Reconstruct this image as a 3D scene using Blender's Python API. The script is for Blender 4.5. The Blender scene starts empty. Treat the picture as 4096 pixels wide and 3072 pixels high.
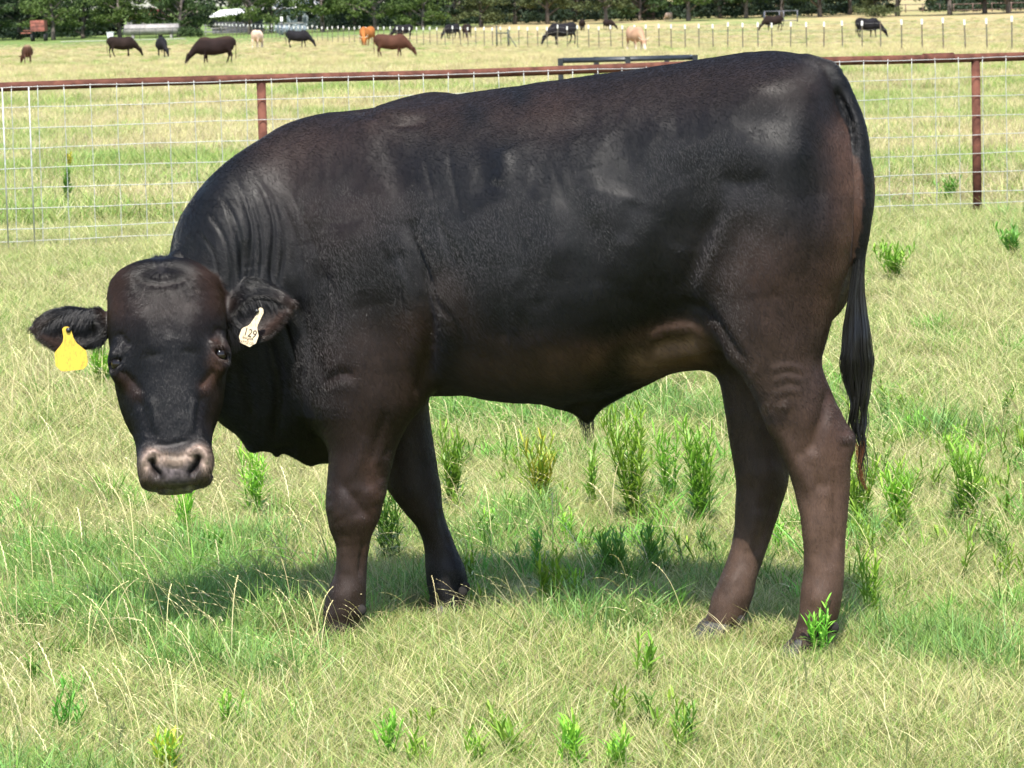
import bpy, math, random, time
import numpy as np
from mathutils import Vector, Matrix
T0 = time.time()
C = bpy.context.scene.collection
rng = np.random.default_rng(11)
random.seed(5)

# ------------------------------------------------------------------ camera
F_PX = 14200.0; CX = 2048.0; CY = 1536.0      # focal length and centre in pixels of the 4096 x 3072 photograph
CAM_H = 1.68
PITCH = math.atan(1440.0 / F_PX); ROLL = math.radians(1.46)
cF = np.array([0, math.cos(PITCH), -math.sin(PITCH)])
_R0 = np.array([1.0, 0, 0]); _U0 = np.array([0, math.sin(PITCH), math.cos(PITCH)])
cU = math.cos(ROLL) * _U0 + math.sin(ROLL) * _R0
cR = math.cos(ROLL) * _R0 - math.sin(ROLL) * _U0
CAM = np.array([0, 0, CAM_H])
cam_d = bpy.data.cameras.new("camera"); cam = bpy.data.objects.new("camera", cam_d); C.objects.link(cam)
M = Matrix.Identity(4)
for i in range(3):
    M[i][0] = cR[i]; M[i][1] = cU[i]; M[i][2] = -cF[i]; M[i][3] = CAM[i]
cam.matrix_world = M
cam_d.sensor_fit = 'HORIZONTAL'; cam_d.sensor_width = 36.0; cam_d.lens = F_PX / 4096 * 36.0
cam_d.clip_start = 0.5; cam_d.clip_end = 4000
cam_d.dof.use_dof = True; cam_d.dof.focus_distance = 9.6; cam_d.dof.aperture_fstop = 24.0
bpy.context.scene.camera = cam

# ------------------------------------------------------------------ sky, sun, exposure
SUN_DIR = np.array([0.03, 0.58, -1.0]); SUN_DIR /= np.linalg.norm(SUN_DIR)    # the way the light travels
SUN_EL = math.asin(-SUN_DIR[2]); SUN_AZ = math.atan2(-SUN_DIR[0], -SUN_DIR[1])
W = bpy.data.worlds.new("World"); bpy.context.scene.world = W; W.use_nodes = True
nt = W.node_tree; nt.nodes.clear()
sky = nt.nodes.new('ShaderNodeTexSky'); sky.sky_type = 'NISHITA'; sky.sun_disc = False
sky.sun_elevation = SUN_EL; sky.sun_rotation = SUN_AZ; sky.air_density = 1.0; sky.dust_density = 1.2; sky.ozone_density = 1.0
bg = nt.nodes.new('ShaderNodeBackground'); bg.inputs['Strength'].default_value = 0.15
wo = nt.nodes.new('ShaderNodeOutputWorld')
nt.links.new(sky.outputs[0], bg.inputs[0]); nt.links.new(bg.outputs[0], wo.inputs[0])
sl = bpy.data.lights.new("sun", 'SUN'); sl.energy = 4.4; sl.angle = math.radians(0.5); sl.color = (1.0, 0.95, 0.87)
so = bpy.data.objects.new("sun", sl); C.objects.link(so)
so.rotation_euler = Vector(SUN_DIR).to_track_quat('-Z', 'Y').to_euler(); so.location = (0, 0, 30)
sc = bpy.context.scene
sc.view_settings.view_transform = 'Standard'; sc.view_settings.look = 'None'; sc.view_settings.gamma = 1.0
sc.view_settings.exposure = 1.03
sc.cycles.max_bounces = 4; sc.cycles.diffuse_bounces = 2; sc.cycles.glossy_bounces = 2
sc.cycles.transparent_max_bounces = 8
sc.cycles.use_denoising = True

# ------------------------------------------------------------------ helpers
def ray(px, py):
    d = cF + (px - CX) / F_PX * cR - (py - CY) / F_PX * cU
    return d
def at(px, py, depth):
    d = ray(px, py); return CAM + d * (depth / d[1])
def proj(P):
    q = np.asarray(P) - CAM
    z = q @ cF
    return CX + F_PX * (q @ cR) / z, CY - F_PX * (q @ cU) / z
VS = 4096 / 2212.0                      # my measuring view of the photograph
def atV(x, y, depth): return at(x * VS, y * VS, depth)
def sstep(t): t = np.clip(t, 0, 1); return t * t * (3 - 2 * t)
def ground_z(x, y):
    x = np.asarray(x, float); y = np.asarray(y, float)
    t = np.clip((y - 185) / 235.0, 0, 4)
    left = 0.78 + 0.22 * sstep((x + 40) / 60.0)
    return 1.75 * np.where(t < 1, t ** 2.3, 1 + (t - 1) * 2.0) * left
def on_ground(px, py):
    d = ray(px, py)
    t = 5.0
    prev = t
    while t < 1500:
        P = CAM + d * t
        if P[2] <= ground_z(P[0], P[1]):
            a, b = prev, t
            for _ in range(30):
                m = (a + b) / 2; P = CAM + d * m
                if P[2] <= ground_z(P[0], P[1]): b = m
                else: a = m
            P = CAM + d * b
            return np.array([P[0], P[1], float(ground_z(P[0], P[1]))])
        prev = t; t *= 1.01
    P = CAM + d * t; return np.array([P[0], P[1], float(ground_z(P[0], P[1]))])

def tag(o, label=None, cat=None, group=None, kind=None):
    if label: o['label'] = label
    if cat: o['category'] = cat
    if group: o['group'] = group
    if kind: o['kind'] = kind
    return o
def empty(name, loc=(0, 0, 0), rz=0.0, label=None, cat=None, group=None):
    o = bpy.data.objects.new(name, None); C.objects.link(o)
    o.location = tuple(float(v) for v in loc); o.rotation_euler = (0, 0, rz); o.empty_display_size = 0.2
    return tag(o, label, cat, group)
def mesh_obj(name, verts, faces, mat=None, parent=None, smooth=True, colors=None, world=True):
    """faces: list of tuples, or an (n,3)/(n,4) int array"""
    me = bpy.data.meshes.new(name)
    verts = np.asarray(verts, np.float32)
    if isinstance(faces, np.ndarray):
        k = faces.shape[1]; n = len(faces)
        me.vertices.add(len(verts)); me.vertices.foreach_set('co', verts.ravel())
        me.loops.add(n * k); me.loops.foreach_set('vertex_index', faces.astype(np.int32).ravel())
        me.polygons.add(n); me.polygons.foreach_set('loop_start', np.arange(0, n * k, k, dtype=np.int32))
        me.update(calc_edges=True); me.validate()
    else:
        me.from_pydata([tuple(map(float, v)) for v in verts], [], [tuple(f) for f in faces]); me.update()
    if smooth: me.polygons.foreach_set('use_smooth', np.ones(len(me.polygons), bool))
    if colors is not None:
        a = me.color_attributes.new('Col', 'FLOAT_COLOR', 'POINT')
        cc = np.ones((len(verts), 4), np.float32); cc[:, :3] = colors
        a.data.foreach_set('color', cc.ravel())
    if mat: me.materials.append(mat)
    o = bpy.data.objects.new(name, me); C.objects.link(o)
    if parent is not None:
        o.parent = parent
        if world:
            # geometry given in world space: undo the parent's transform (location + z rotation)
            root = parent
            while root.parent is not None: root = root.parent
            M0 = Matrix.Translation(root.location) @ root.rotation_euler.to_matrix().to_4x4()
            o.matrix_parent_inverse = M0.inverted() if root is parent else Matrix.Identity(4)
    return o

class MB:
    """collects simple shapes into one mesh"""
    def __init__(s): s.v = []; s.f = []
    def add(s, vs, fs):
        b = len(s.v); s.v += [tuple(map(float, v)) for v in vs]; s.f += [tuple(b + i for i in f) for f in fs]
    def box(s, c, size, rz=0.0, tilt=None):
        hx, hy, hz = size[0] / 2, size[1] / 2, size[2] / 2
        cs, sn = math.cos(rz), math.sin(rz)
        vs = []
        for dx, dy, dz in ((-1,-1,-1),(1,-1,-1),(1,1,-1),(-1,1,-1),(-1,-1,1),(1,-1,1),(1,1,1),(-1,1,1)):
            x, y, z = dx * hx, dy * hy, dz * hz
            vs.append((c[0] + x * cs - y * sn, c[1] + x * sn + y * cs, c[2] + z))
        s.add(vs, [(0,3,2,1),(4,5,6,7),(0,1,5,4),(1,2,6,5),(2,3,7,6),(3,0,4,7)])
    def tube(s, pts, r, n=8, cap=True):
        pts = [np.asarray(p, float) for p in pts]
        if np.isscalar(r): r = [r] * len(pts)
        rings = []
        up = None
        for i, p in enumerate(pts):
            d = pts[min(i + 1, len(pts) - 1)] - pts[max(i - 1, 0)]; d = d / (np.linalg.norm(d) + 1e-12)
            if up is None:
                a = np.array([0, 0, 1.0]) if abs(d[2]) < 0.9 else np.array([1.0, 0, 0])
                up = np.cross(d, a)
            up = up - d * (up @ d); up /= np.linalg.norm(up) + 1e-12
            w = np.cross(d, up)
            rings.append([p + r[i] * (math.cos(t) * up + math.sin(t) * w) for t in np.linspace(0, 2 * math.pi, n, endpoint=False)])
        vs = [v for R in rings for v in R]; fs = []
        for i in range(len(pts) - 1):
            for j in range(n):
                a = i * n + j; b = i * n + (j + 1) % n
                fs.append((a, b, b + n, a + n))
        if cap:
            fs.append(tuple(range(n - 1, -1, -1))); fs.append(tuple((len(pts) - 1) * n + j for j in range(n)))
        s.add(vs, fs)
    def build(s, name, mat, parent=None, smooth=False, world=True):
        return mesh_obj(name, s.v, s.f, mat, parent, smooth, world=world)

# ------------------------------------------------------------------ materials
def new_mat(name):
    m = bpy.data.materials.new(name); m.use_nodes = True
    n = m.node_tree; return m, n, n.nodes['Principled BSDF']
def N(nt, typ, **kw):
    n = nt.nodes.new(typ)
    for k, v in kw.items():
        if k.startswith('_'): setattr(n, k[1:], v)
        else: n.inputs[k.replace('_', ' ')].default_value = v
    return n
def simple_mat(name, col, rough=0.6, metal=0.0, noise=0.15, scale=8.0, bump=0.0, spec=0.5, stretch=(1, 1, 1), col2=None):
    m, nt, b = new_mat(name)
    tc = N(nt, 'ShaderNodeTexCoord'); mp = N(nt, 'ShaderNodeMapping'); mp.inputs['Scale'].default_value = stretch
    nt.links.new(tc.outputs['Object'], mp.inputs[0])
    nz = N(nt, 'ShaderNodeTexNoise', Scale=scale, Detail=6.0, Roughness=0.65); nt.links.new(mp.outputs[0], nz.inputs['Vector'])
    rp = nt.nodes.new('ShaderNodeValToRGB')
    c2 = col2 if col2 else tuple(c * (1 - noise * 2) for c in col)
    c1 = tuple(min(1, c * (1 + noise)) for c in col)
    rp.color_ramp.elements[0].position = 0.35; rp.color_ramp.elements[0].color = (*c2, 1)
    rp.color_ramp.elements[1].position = 0.65; rp.color_ramp.elements[1].color = (*c1, 1)
    nt.links.new(nz.outputs[0], rp.inputs[0]); nt.links.new(rp.outputs[0], b.inputs['Base Color'])
    b.inputs['Roughness'].default_value = rough; b.inputs['Metallic'].default_value = metal
    b.inputs['Specular IOR Level'].default_value = spec
    if bump:
        bp = N(nt, 'ShaderNodeBump', Strength=bump, Distance=0.01); nt.links.new(nz.outputs[0], bp.inputs['Height']); nt.links.new(bp.outputs[0], b.inputs['Normal'])
    return m

# ------------------------------------------------------------------ implicit surfaces
def catmull(xs, ys, n):
    """smooth resample of rows ys (k,m) over parameter xs to n points (monotone-ish pchip)"""
    xs = np.asarray(xs, float); ys = np.asarray(ys, float)
    q = np.linspace(xs[0], xs[-1], n)
    h = np.diff(xs)[:, None]; dl = np.diff(ys, axis=0) / h
    m = np.zeros_like(ys)
    m[0] = dl[0]; m[-1] = dl[-1]
    w1 = 2 * h[1:] + h[:-1]; w2 = h[1:] + 2 * h[:-1]
    with np.errstate(divide='ignore', invalid='ignore'):
        hm = (w1 + w2) / (w1 / dl[:-1] + w2 / dl[1:])
    m[1:-1] = np.where(dl[:-1] * dl[1:] > 0, hm, 0)
    i = np.clip(np.searchsorted(xs, q, side='right') - 1, 0, len(xs) - 2)
    hh = (xs[i + 1] - xs[i]); t = ((q - xs[i]) / hh)[:, None]; hh = hh[:, None]
    out = (2*t**3 - 3*t**2 + 1) * ys[i] + (t**3 - 2*t**2 + t) * hh * m[i] + (-2*t**3 + 3*t**2) * ys[i+1] + (t**3 - t**2) * hh * m[i+1]
    return q, out
def smin(a, b, k):
    h = np.maximum(k - np.abs(a - b), 0) / k
    return np.minimum(a, b) - h * h * k * 0.25
def smax(a, b, k): return -smin(-a, -b, k)

class VLoft:
    """elliptical loft stacked along z; rows of (z, cx, cy, rx, ry)"""
    def __init__(s, rows, k=0.03, n=2.0):
        rows = sorted([tuple(map(float, r)) for r in rows]); a = np.array(rows)
        s.z, s.o = catmull(a[:, 0], a[:, 1:], 120); s.k = k; s.n = n
        g = 1 + 1.1 * k / np.minimum(s.o[:, 2], s.o[:, 3])
        s.lo = np.array([(s.o[:, 0] - s.o[:, 2] * g).min(), (s.o[:, 1] - s.o[:, 3] * g).min(), a[0, 0] - .12 - 2 * k])
        s.hi = np.array([(s.o[:, 0] + s.o[:, 2] * g).max(), (s.o[:, 1] + s.o[:, 3] * g).max(), a[-1, 0] + .12 + 2 * k])
    def __call__(s, P):
        z = P[:, 2]; zc = np.clip(z, s.z[0], s.z[-1])
        cx, cy, rx, ry = (np.interp(zc, s.z, s.o[:, i]) for i in range(4))
        m = np.minimum(rx, ry)
        q = ((np.abs(P[:, 0] - cx) / rx) ** s.n + (np.abs(P[:, 1] - cy) / ry) ** s.n + (np.abs(z - zc) / (m * .8)) ** s.n) ** (1 / s.n)
        return (q - 1) * m
class Ell:
    """ellipsoid with axes"""
    def __init__(s, c, axes, radii, k=0.03, n=2.0):
        s.c = np.asarray(c, float); s.A = np.array([np.asarray(a, float) / np.linalg.norm(a) for a in axes]); s.r = np.asarray(radii, float); s.k = k; s.n = n
        R = s.r.max() * (1 + 1.1 * k / s.r.min()); s.lo = s.c - R; s.hi = s.c + R
    def __call__(s, P):
        q = np.abs((P - s.c) @ s.A.T) / s.r
        q = (q ** s.n).sum(1) ** (1 / s.n)
        return (q - 1) * s.r.min()
class Seg:
    """round cone chain through pts with radii"""
    def __init__(s, pts, rad, k=0.02, squash=None):
        s.p = np.array(pts, float); s.r = np.array(rad, float); s.k = k
        R = s.r.max() + 2 * k; s.lo = s.p.min(0) - R; s.hi = s.p.max(0) + R
    def __call__(s, P):
        best = np.full(len(P), 9.0)
        for i in range(len(s.p) - 1):
            a, b = s.p[i], s.p[i + 1]; d = b - a
            t = np.clip(((P - a) @ d) / (d @ d), 0, 1)
            f = np.linalg.norm(P - a - t[:, None] * d, axis=1) - (s.r[i] + t * (s.r[i + 1] - s.r[i]))
            best = smin(best, f, 0.004) if i else f
        return best
class HLoft:
    """torso: loft along a curve in plan; rows (x, y, ztop, zbot, halfwidth, tc, ntop, nbot)"""
    def __init__(s, rows, k=0.03, m=110):
        a = np.array(rows, float)
        L = np.r_[0, np.cumsum(np.hypot(*np.diff(a[:, :2], axis=0).T))]
        s.L, s.o = catmull(L, a, m); s.k = k
        for _ in range(30): s.o[1:-1, :2] = s.o[1:-1, :2] * .5 + (s.o[:-2, :2] + s.o[2:, :2]) * .25
        s.lo = np.array([a[:, 0].min() - .35, a[:, 1].min() - .45, a[:, 3].min() - .1]); s.hi = np.array([a[:, 0].max() + .35, a[:, 1].max() + .5, a[:, 2].max() + .1])
    def __call__(s, P):
        best = np.full(len(P), 1e9); par = np.zeros(len(P)); lat = np.zeros(len(P)); ext = np.zeros(len(P))
        X = s.o[:, :2]
        # nearest sample first, then refine on the two neighbouring segments
        bi = np.zeros(len(P), int)
        for i in range(0, len(X)):
            d = (P[:, 0] - X[i, 0]) ** 2 + (P[:, 1] - X[i, 1]) ** 2
            m = d < best; best[m] = d[m]; bi[m] = i
        best2 = np.full(len(P), 1e9)
        for off in (-1, 0):
            i = np.clip(bi + off, 0, len(X) - 2)
            A = X[i]; D = X[i + 1] - A; dd = (D ** 2).sum(1)
            t = ((P[:, :2] - A) * D).sum(1) / dd; tc = np.clip(t, 0, 1)
            q = P[:, :2] - A - D * tc[:, None]; d = (q ** 2).sum(1)
            m = d < best2; best2 = np.where(m, d, best2)
            par = np.where(m, s.L[i] + tc * (s.L[i + 1] - s.L[i]), par)
            ln = np.sqrt(dd)
            e = np.where((i == 0) & (t < 0), -t * ln, 0) + np.where((i == len(X) - 2) & (t > 1), (t - 1) * ln, 0)
            lt = (q[:, 0] * -D[:, 1] + q[:, 1] * D[:, 0]) / ln
            lat = np.where(m, lt, lat); ext = np.where(m, e, ext)
        zt, zb, hw, tc_, n1, n2 = (np.interp(par, s.L, s.o[:, j]) for j in range(2, 8))
        zc = zb + (zt - zb) * tc_; up = P[:, 2] > zc
        H = np.where(up, zt - zc, zc - zb); n = np.where(up, n1, n2)
        w = np.abs(P[:, 2] - zc) / H; v = np.abs(lat) / hw
        r = (w ** n + v ** n) ** (1 / n)
        r = np.sqrt(r * r + (ext / 0.06) ** 2)
        return (r - 1) * np.minimum(H, hw)

def polygonise(fn, lo, hi, h, coarse=4):
    """surface nets on the zero set of fn(P); evaluates finely only near the surface"""
    lo = np.asarray(lo, float); hi = np.asarray(hi, float)
    H = h * coarse
    nb = np.ceil((hi - lo) / H).astype(int) + 1
    g = [lo[i] + H * np.arange(nb[i]) for i in range(3)]
    X, Y, Z = np.meshgrid(*g, indexing='ij')
    fc = fn(np.stack([X.ravel(), Y.ravel(), Z.ravel()], 1)).reshape(nb)
    act = np.abs(fc) < H * 1.9
    # a coarse cell is active when any corner is near the surface
    cell = np.zeros(nb - 1, bool)
    for a in (0, 1):
        for b in (0, 1):
            for c in (0, 1):
                cell |= act[a:nb[0]-1+a, b:nb[1]-1+b, c:nb[2]-1+c]
    n = (nb - 1) * coarse + 1
    F = np.repeat(np.repeat(np.repeat(fc[:-1, :-1, :-1], coarse, 0), coarse, 1), coarse, 2)
    F = np.pad(F, ((0, 1),) * 3, mode='edge').astype(np.float32)
    need = np.repeat(np.repeat(np.repeat(cell, coarse, 0), coarse, 1), coarse, 2)
    nd = np.zeros(n, bool)
    for a in (0, 1):
        for b in (0, 1):
            for c in (0, 1):
                nd[a:n[0]-1+a, b:n[1]-1+b, c:n[2]-1+c] |= need
    idx = np.argwhere(nd)
    vals = np.empty(len(idx), np.float32)
    for s in range(0, len(idx), 400000):
        vals[s:s+400000] = fn(lo + idx[s:s+400000] * h)
    F[nd] = vals
    return surface_nets(F, need, lo, h)
def surface_nets(F, cellmask, lo, h):
    S = F < 0
    nx, ny, nz = F.shape
    cnt = np.zeros((nx-1, ny-1, nz-1), np.int8)
    for a in (0, 1):
        for b in (0, 1):
            for c in (0, 1):
                cnt += S[a:nx-1+a, b:ny-1+b, c:nz-1+c]
    sc_ = (cnt > 0) & (cnt < 8) & cellmask
    ids = -np.ones(sc_.shape, np.int32); ci = np.argwhere(sc_); ids[sc_] = np.arange(len(ci))
    acc = np.zeros((len(ci), 3)); num = np.zeros(len(ci))
    corners = [(a, b, c) for a in (0, 1) for b in (0, 1) for c in (0, 1)]
    val = {c: F[ci[:, 0] + c[0], ci[:, 1] + c[1], ci[:, 2] + c[2]] for c in corners}
    for c0 in corners:
        for ax in range(3):
            if c0[ax] == 0:
                c1 = list(c0); c1[ax] = 1; c1 = tuple(c1)
                v0, v1 = val[c0], val[c1]; m = (v0 < 0) != (v1 < 0)
                t = np.where(m, v0 / np.where(m, v0 - v1, 1), 0)
                p = np.array(c0, float)[None, :].repeat(len(ci), 0); p[:, ax] += t
                acc[m] += p[m]; num[m] += 1
    V = lo + (ci + acc / num[:, None]) * h
    quads = []
    for ax in range(3):
        o = [1, 1, 1]; e = [nx - 1, ny - 1, nz - 1]
        sl0 = tuple(slice(0 if i == ax else 1, (F.shape[i] - 1)) for i in range(3))
        A = S[sl0]
        sh = list(sl0); sh[ax] = slice(1, F.shape[ax])
        B = S[tuple(sh)]
        ed = np.argwhere(A != B)
        base = ed + np.array([0 if i == ax else 1 for i in range(3)])
        flip = A[tuple(ed.T)]
        u, v = [(1, 2), (2, 0), (0, 1)][ax]
        q = []
        for du, dv in ((0, 0), (-1, 0), (-1, -1), (0, -1)):
            c = base.copy(); c[:, u] += du; c[:, v] += dv
            q.append(ids[tuple(c.T)])
        q = np.stack(q, 1)
        q[~flip] = q[~flip][:, ::-1]
        quads.append(q[(q >= 0).all(1)])
    return V, np.concatenate(quads)
def smooth_verts(V, Q, it=2, lam=0.5):
    E = np.concatenate([Q[:, [0, 1]], Q[:, [1, 2]], Q[:, [2, 3]], Q[:, [3, 0]]])
    deg = np.bincount(E.ravel(), minlength=len(V)).astype(float)
    for k in range(it * 2):
        S = np.stack([np.bincount(E[:, 0], V[E[:, 1], j], len(V)) + np.bincount(E[:, 1], V[E[:, 0], j], len(V)) for j in range(3)], 1)
        l = lam if k % 2 == 0 else -lam * 1.04
        V = V + l * (S / np.maximum(deg, 1)[:, None] - V)
    return V
def vnormals(V, Q):
    n = np.cross(V[Q[:, 2]] - V[Q[:, 0]], V[Q[:, 3]] - V[Q[:, 1]])
    out = np.stack([sum(np.bincount(Q[:, i], n[:, j], len(V)) for i in range(4)) for j in range(3)], 1)
    return out / (np.linalg.norm(out, axis=1)[:, None] + 1e-12)
def union(prims, P):
    f = None
    for p in prims:
        if f is None: f = p(P); continue
        m = ((P > p.lo) & (P < p.hi)).all(1)
        if m.any(): 
            g = f[m]; f[m] = smin(g, p(P[m]), p.k)
    return f
# ================================================================== the bull
def c4(x, y): return 80 + x / 1.508, 950 + y / 1.508       # measuring view of the head -> photo pixels
def c9(x, y): return 500 + x / 5.53, 1750 + y / 5.53       # measuring view of the muzzle -> photo pixels
def row(l, r, y, D, ry, grow=1.0):
    a = atV((l + r) / 2, y, D); rx = (r - l) / 2 * VS * D / F_PX * grow
    return (a[2], a[0], a[1], rx, ry)
def st(x, D, top, bot, hw, tc=.45, n1=2.2, n2=2.2):
    m = atV(x, (top + bot) / 2, D); return (m[0], m[1], atV(x, top, D)[2], atV(x, bot, D)[2], hw, tc, n1, n2)

torso = HLoft([
    st(1836, 9.42, 300, 520, .08, .5, 2, 2),
    st(1820, 9.43, 222, 600, .17, .5, 2, 2),
    st(1795, 9.45, 152, 680, .235, .5, 2.0, 2.2),
    st(1740, 9.47, 122, 720, .265, .55, 2.0, 2.3),
    st(1660, 9.51, 110, 720, .275, .6, 2.0, 2.3),
    st(1580, 9.56, 119, 722, .29, .55, 1.9, 2.3),
    st(1510, 9.60, 129, 742, .305, .5, 1.9, 2.2),
    st(1440, 9.64, 141, 795, .335, .45, 1.9, 2.1),
    st(1360, 9.69, 154, 838, .365, .42, 1.9, 2.1),
    st(1280, 9.73, 165, 862, .38, .42, 1.9, 2.1),
    st(1200, 9.77, 176, 872, .385, .42, 1.9, 2.1),
    st(1100, 9.83, 190, 868, .375, .43, 1.95, 2.1),
    st(1000, 9.88, 203, 853, .355, .45, 1.95, 2.1),
    st(925, 9.92, 214, 852, .335, .48, 1.9, 2.0),
    st(850, 9.945, 226, 885, .315, .5, 1.9, 1.9),
    st(780, 9.965, 238, 945, .295, .52, 1.9, 1.8),
    st(720, 9.97, 243, 998, .27, .54, 1.9, 1.7),
    st(660, 9.96, 255, 1002, .24, .56, 1.9, 1.7),
    st(600, 9.935, 284, 980, .215, .58, 2.0, 1.7),
    st(545, 9.90, 322, 972, .20, .6, 2.0, 1.7),
    st(495, 9.87, 360, 938, .185, .6, 2.0, 1.7),
    st(455, 9.84, 398, 900, .17, .6, 2.0, 1.8),
    st(425, 9.82, 440, 850, .15, .55, 2.0, 2),
    st(402, 9.80, 490, 820, .115, .5, 2.0, 2),
    st(388, 9.79, 540, 790, .07, .5, 2, 2)], k=.03)

# near front leg (depth 9.72), far front leg, near hind leg, far hind leg; rows measured on the photograph
nf = [row(735, 905, 700, 9.76, .10), row(712, 902, 780, 9.755, .105), row(703, 893, 860, 9.75, .10), row(708, 862, 925, 9.745, .085), row(714, 851, 975, 9.74, .075),
      row(708, 841, 1032, 9.735, .068), row(705, 829, 1085, 9.73, .064), row(710, 818, 1122, 9.73, .060), row(717, 804, 1155, 9.73, .050),
      row(726, 799, 1180, 9.73, .043), row(727, 794, 1212, 9.73, .042), row(721, 792, 1243, 9.73, .046), row(709, 790, 1278, 9.73, .056),
      row(699, 788, 1315, 9.725, .056), row(697, 780, 1345, 9.72, .05), row(684, 775, 1372, 9.72, .052), row(676, 768, 1392, 9.72, .055)]
ff = [row(800, 925, 860, 10.05, .09), row(808, 930, 915, 10.05, .08), row(815, 940, 971, 10.05, .072), row(832, 952, 1043, 10.05, .066), row(864, 957, 1095, 10.05, .058),
      row(900, 968, 1139, 10.05, .046), row(912, 979, 1168, 10.05, .042), row(917, 991, 1197, 10.05, .043), row(918, 1004, 1230, 10.05, .052),
      row(921, 1009, 1256, 10.05, .052), row(928, 1003, 1284, 10.04, .047), row(927, 1008, 1312, 10.04, .05), row(922, 1008, 1334, 10.04, .052)]
nh = [row(1655, 1790, 215, 9.43, .10), row(1630, 1835, 300, 9.40, .13), row(1598, 1854, 400, 9.385, .145), row(1572, 1850, 490, 9.37, .148), row(1556, 1835, 570, 9.36, .14), row(1545, 1814, 640, 9.35, .128),
      row(1548, 1793, 705, 9.34, .115), row(1568, 1778, 762, 9.33, .10), row(1606, 1782, 815, 9.325, .088), row(1632, 1805, 865, 9.32, .078),
      row(1653, 1830, 915, 9.315, .070), row(1678, 1841, 960, 9.31, .064), row(1700, 1838, 1010, 9.305, .058), row(1716, 1836, 1062, 9.30, .052),
      row(1730, 1830, 1120, 9.29, .044), row(1738, 1825, 1180, 9.285, .042), row(1737, 1822, 1235, 9.28, .046), row(1729, 1818, 1290, 9.275, .055),
      row(1724, 1812, 1330, 9.27, .053), row(1712, 1792, 1368, 9.265, .048), row(1696, 1780, 1402, 9.26, .052), row(1684, 1770, 1428, 9.26, .056)]
fh = [row(1600, 1790, 500, 9.60, .13), row(1560, 1770, 620, 9.60, .12), row(1540, 1740, 720, 9.60, .11), row(1548, 1725, 800, 9.60, .085), row(1564, 1712, 880, 9.60, .072), row(1579, 1708, 970, 9.60, .062),
      row(1587, 1704, 1030, 9.60, .056), row(1588, 1686, 1100, 9.60, .047), row(1584, 1667, 1160, 9.60, .042), row(1570, 1649, 1210, 9.595, .043), row(1556, 1634, 1250, 9.59, .05),
      row(1540, 1624, 1290, 9.585, .055), row(1526, 1610, 1330, 9.58, .052), row(1506, 1590, 1358, 9.575, .05), row(1492, 1578, 1384, 9.57, .055)]
tail = [row(1778, 1812, 158, 9.42, .022), row(1793, 1838, 190, 9.41, .024), row(1812, 1857, 230, 9.40, .026), row(1828, 1872, 275, 9.385, .027), row(1842, 1881, 330, 9.375, .026),
        row(1853, 1884, 400, 9.365, .024), row(1856, 1879, 470, 9.36, .021), row(1853, 1871, 540, 9.36, .018), row(1845, 1861, 600, 9.36, .015), row(1842, 1856, 680, 9.36, .011), row(1841, 1853, 740, 9.36, .008)]

# shoulder, point of shoulder, forearm muscle, hip, scapula ridge on the far side
X_, Y_, Z_ = np.eye(3)
cs20, sn20 = math.cos(math.radians(20)), math.sin(math.radians(20))
U_ = np.array([-cs20, sn20, 0]); V_ = np.array([-sn20, -cs20, 0])       # forward along the bull, toward the near side
body_prims = [torso,
    VLoft(nh, .09), VLoft(fh, .06), VLoft(nf, .07), VLoft(ff, .05),
    Ell(atV(800, 640, 9.74), [U_ + .25 * Z_, V_, Z_ - .25 * U_], [.20, .09, .30], .09),          # near shoulder mass
    Ell(atV(775, 800, 9.77), [U_, V_, Z_], [.145, .10, .15], .08),
    Ell(atV(790, 470, 9.82), [U_ + .3 * Z_, V_, Z_ - .3 * U_], [.13, .07, .24], .08),
    Ell(atV(905, 350, 10.06), [U_, V_, Z_ - .2 * U_], [.19, .09, .165], .05),                     # far scapula showing over the back
    Ell(atV(985, 310, 10.0), [U_, V_, Z_ - .2 * U_], [.14, .07, .12], .05),
    Ell(atV(1655, 215, 9.34), [U_, V_, Z_], [.05, .04, .04], .07),                               # hook bone
    Ell(atV(1835, 955, 9.32), [X_, Y_, Z_], [.012, .02, .022], .025),                            # point of the hock
    Ell(atV(1500, 700, 9.45), [U_ - .5 * Z_, V_, Z_ + .5 * U_], [.13, .035, .07], .06),          # flank fold
    Seg([atV(1215, 848, 9.77), atV(1260, 884, 9.77), atV(1268, 902, 9.77)], [.045, .024, .012], .035),
    Seg([atV(1400, 780, 9.70), atV(1330, 835, 9.74), atV(1275, 884, 9.77)], [.045, .03, .018], .04),
    Ell(atV(1450, 765, 9.64), [U_ - .35 * Z_, V_, Z_], [.13, .09, .045], .05),
    Seg([atV(528, 880, 9.90), atV(545, 962, 9.90)], [.03, .016], .02), Seg([atV(590, 890, 9.93), atV(597, 982, 9.93)], [.022, .009], .008), Seg([atV(640, 900, 9.95), atV(672, 986, 9.95)], [.05, .016], .02),
    VLoft(tail, .02),
    Seg([atV(1745, 150, 9.46), atV(1785, 152, 9.43), atV(1803, 178, 9.415)], [.03, .022, .022], .03)]

# ---- head, built in its own frame: L down the face, S to the picture's right, N towards the camera
HP0 = at(*c4(858, 140), 9.60); HP1 = at(*c4(938, 1535), 9.44)
HL = (HP1 - HP0); HLEN = np.linalg.norm(HL); HL /= HLEN
HN = np.array([0.03, -1, 0.0]); HN -= HL * (HN @ HL); HN /= np.linalg.norm(HN)
HS = np.cross(HN, HL); HS = HS / np.linalg.norm(HS)
if HS[0] < 0: HS = -HS
def hp(x, y, n=0.0):
    """point over head view pixel (x, y) at height n (m) along the face normal from the base plane"""
    d = ray(*c4(x, y)); t = ((HP0 + HN * n - CAM) @ HN) / (d @ HN); return CAM + d * t
hrows = []
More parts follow.
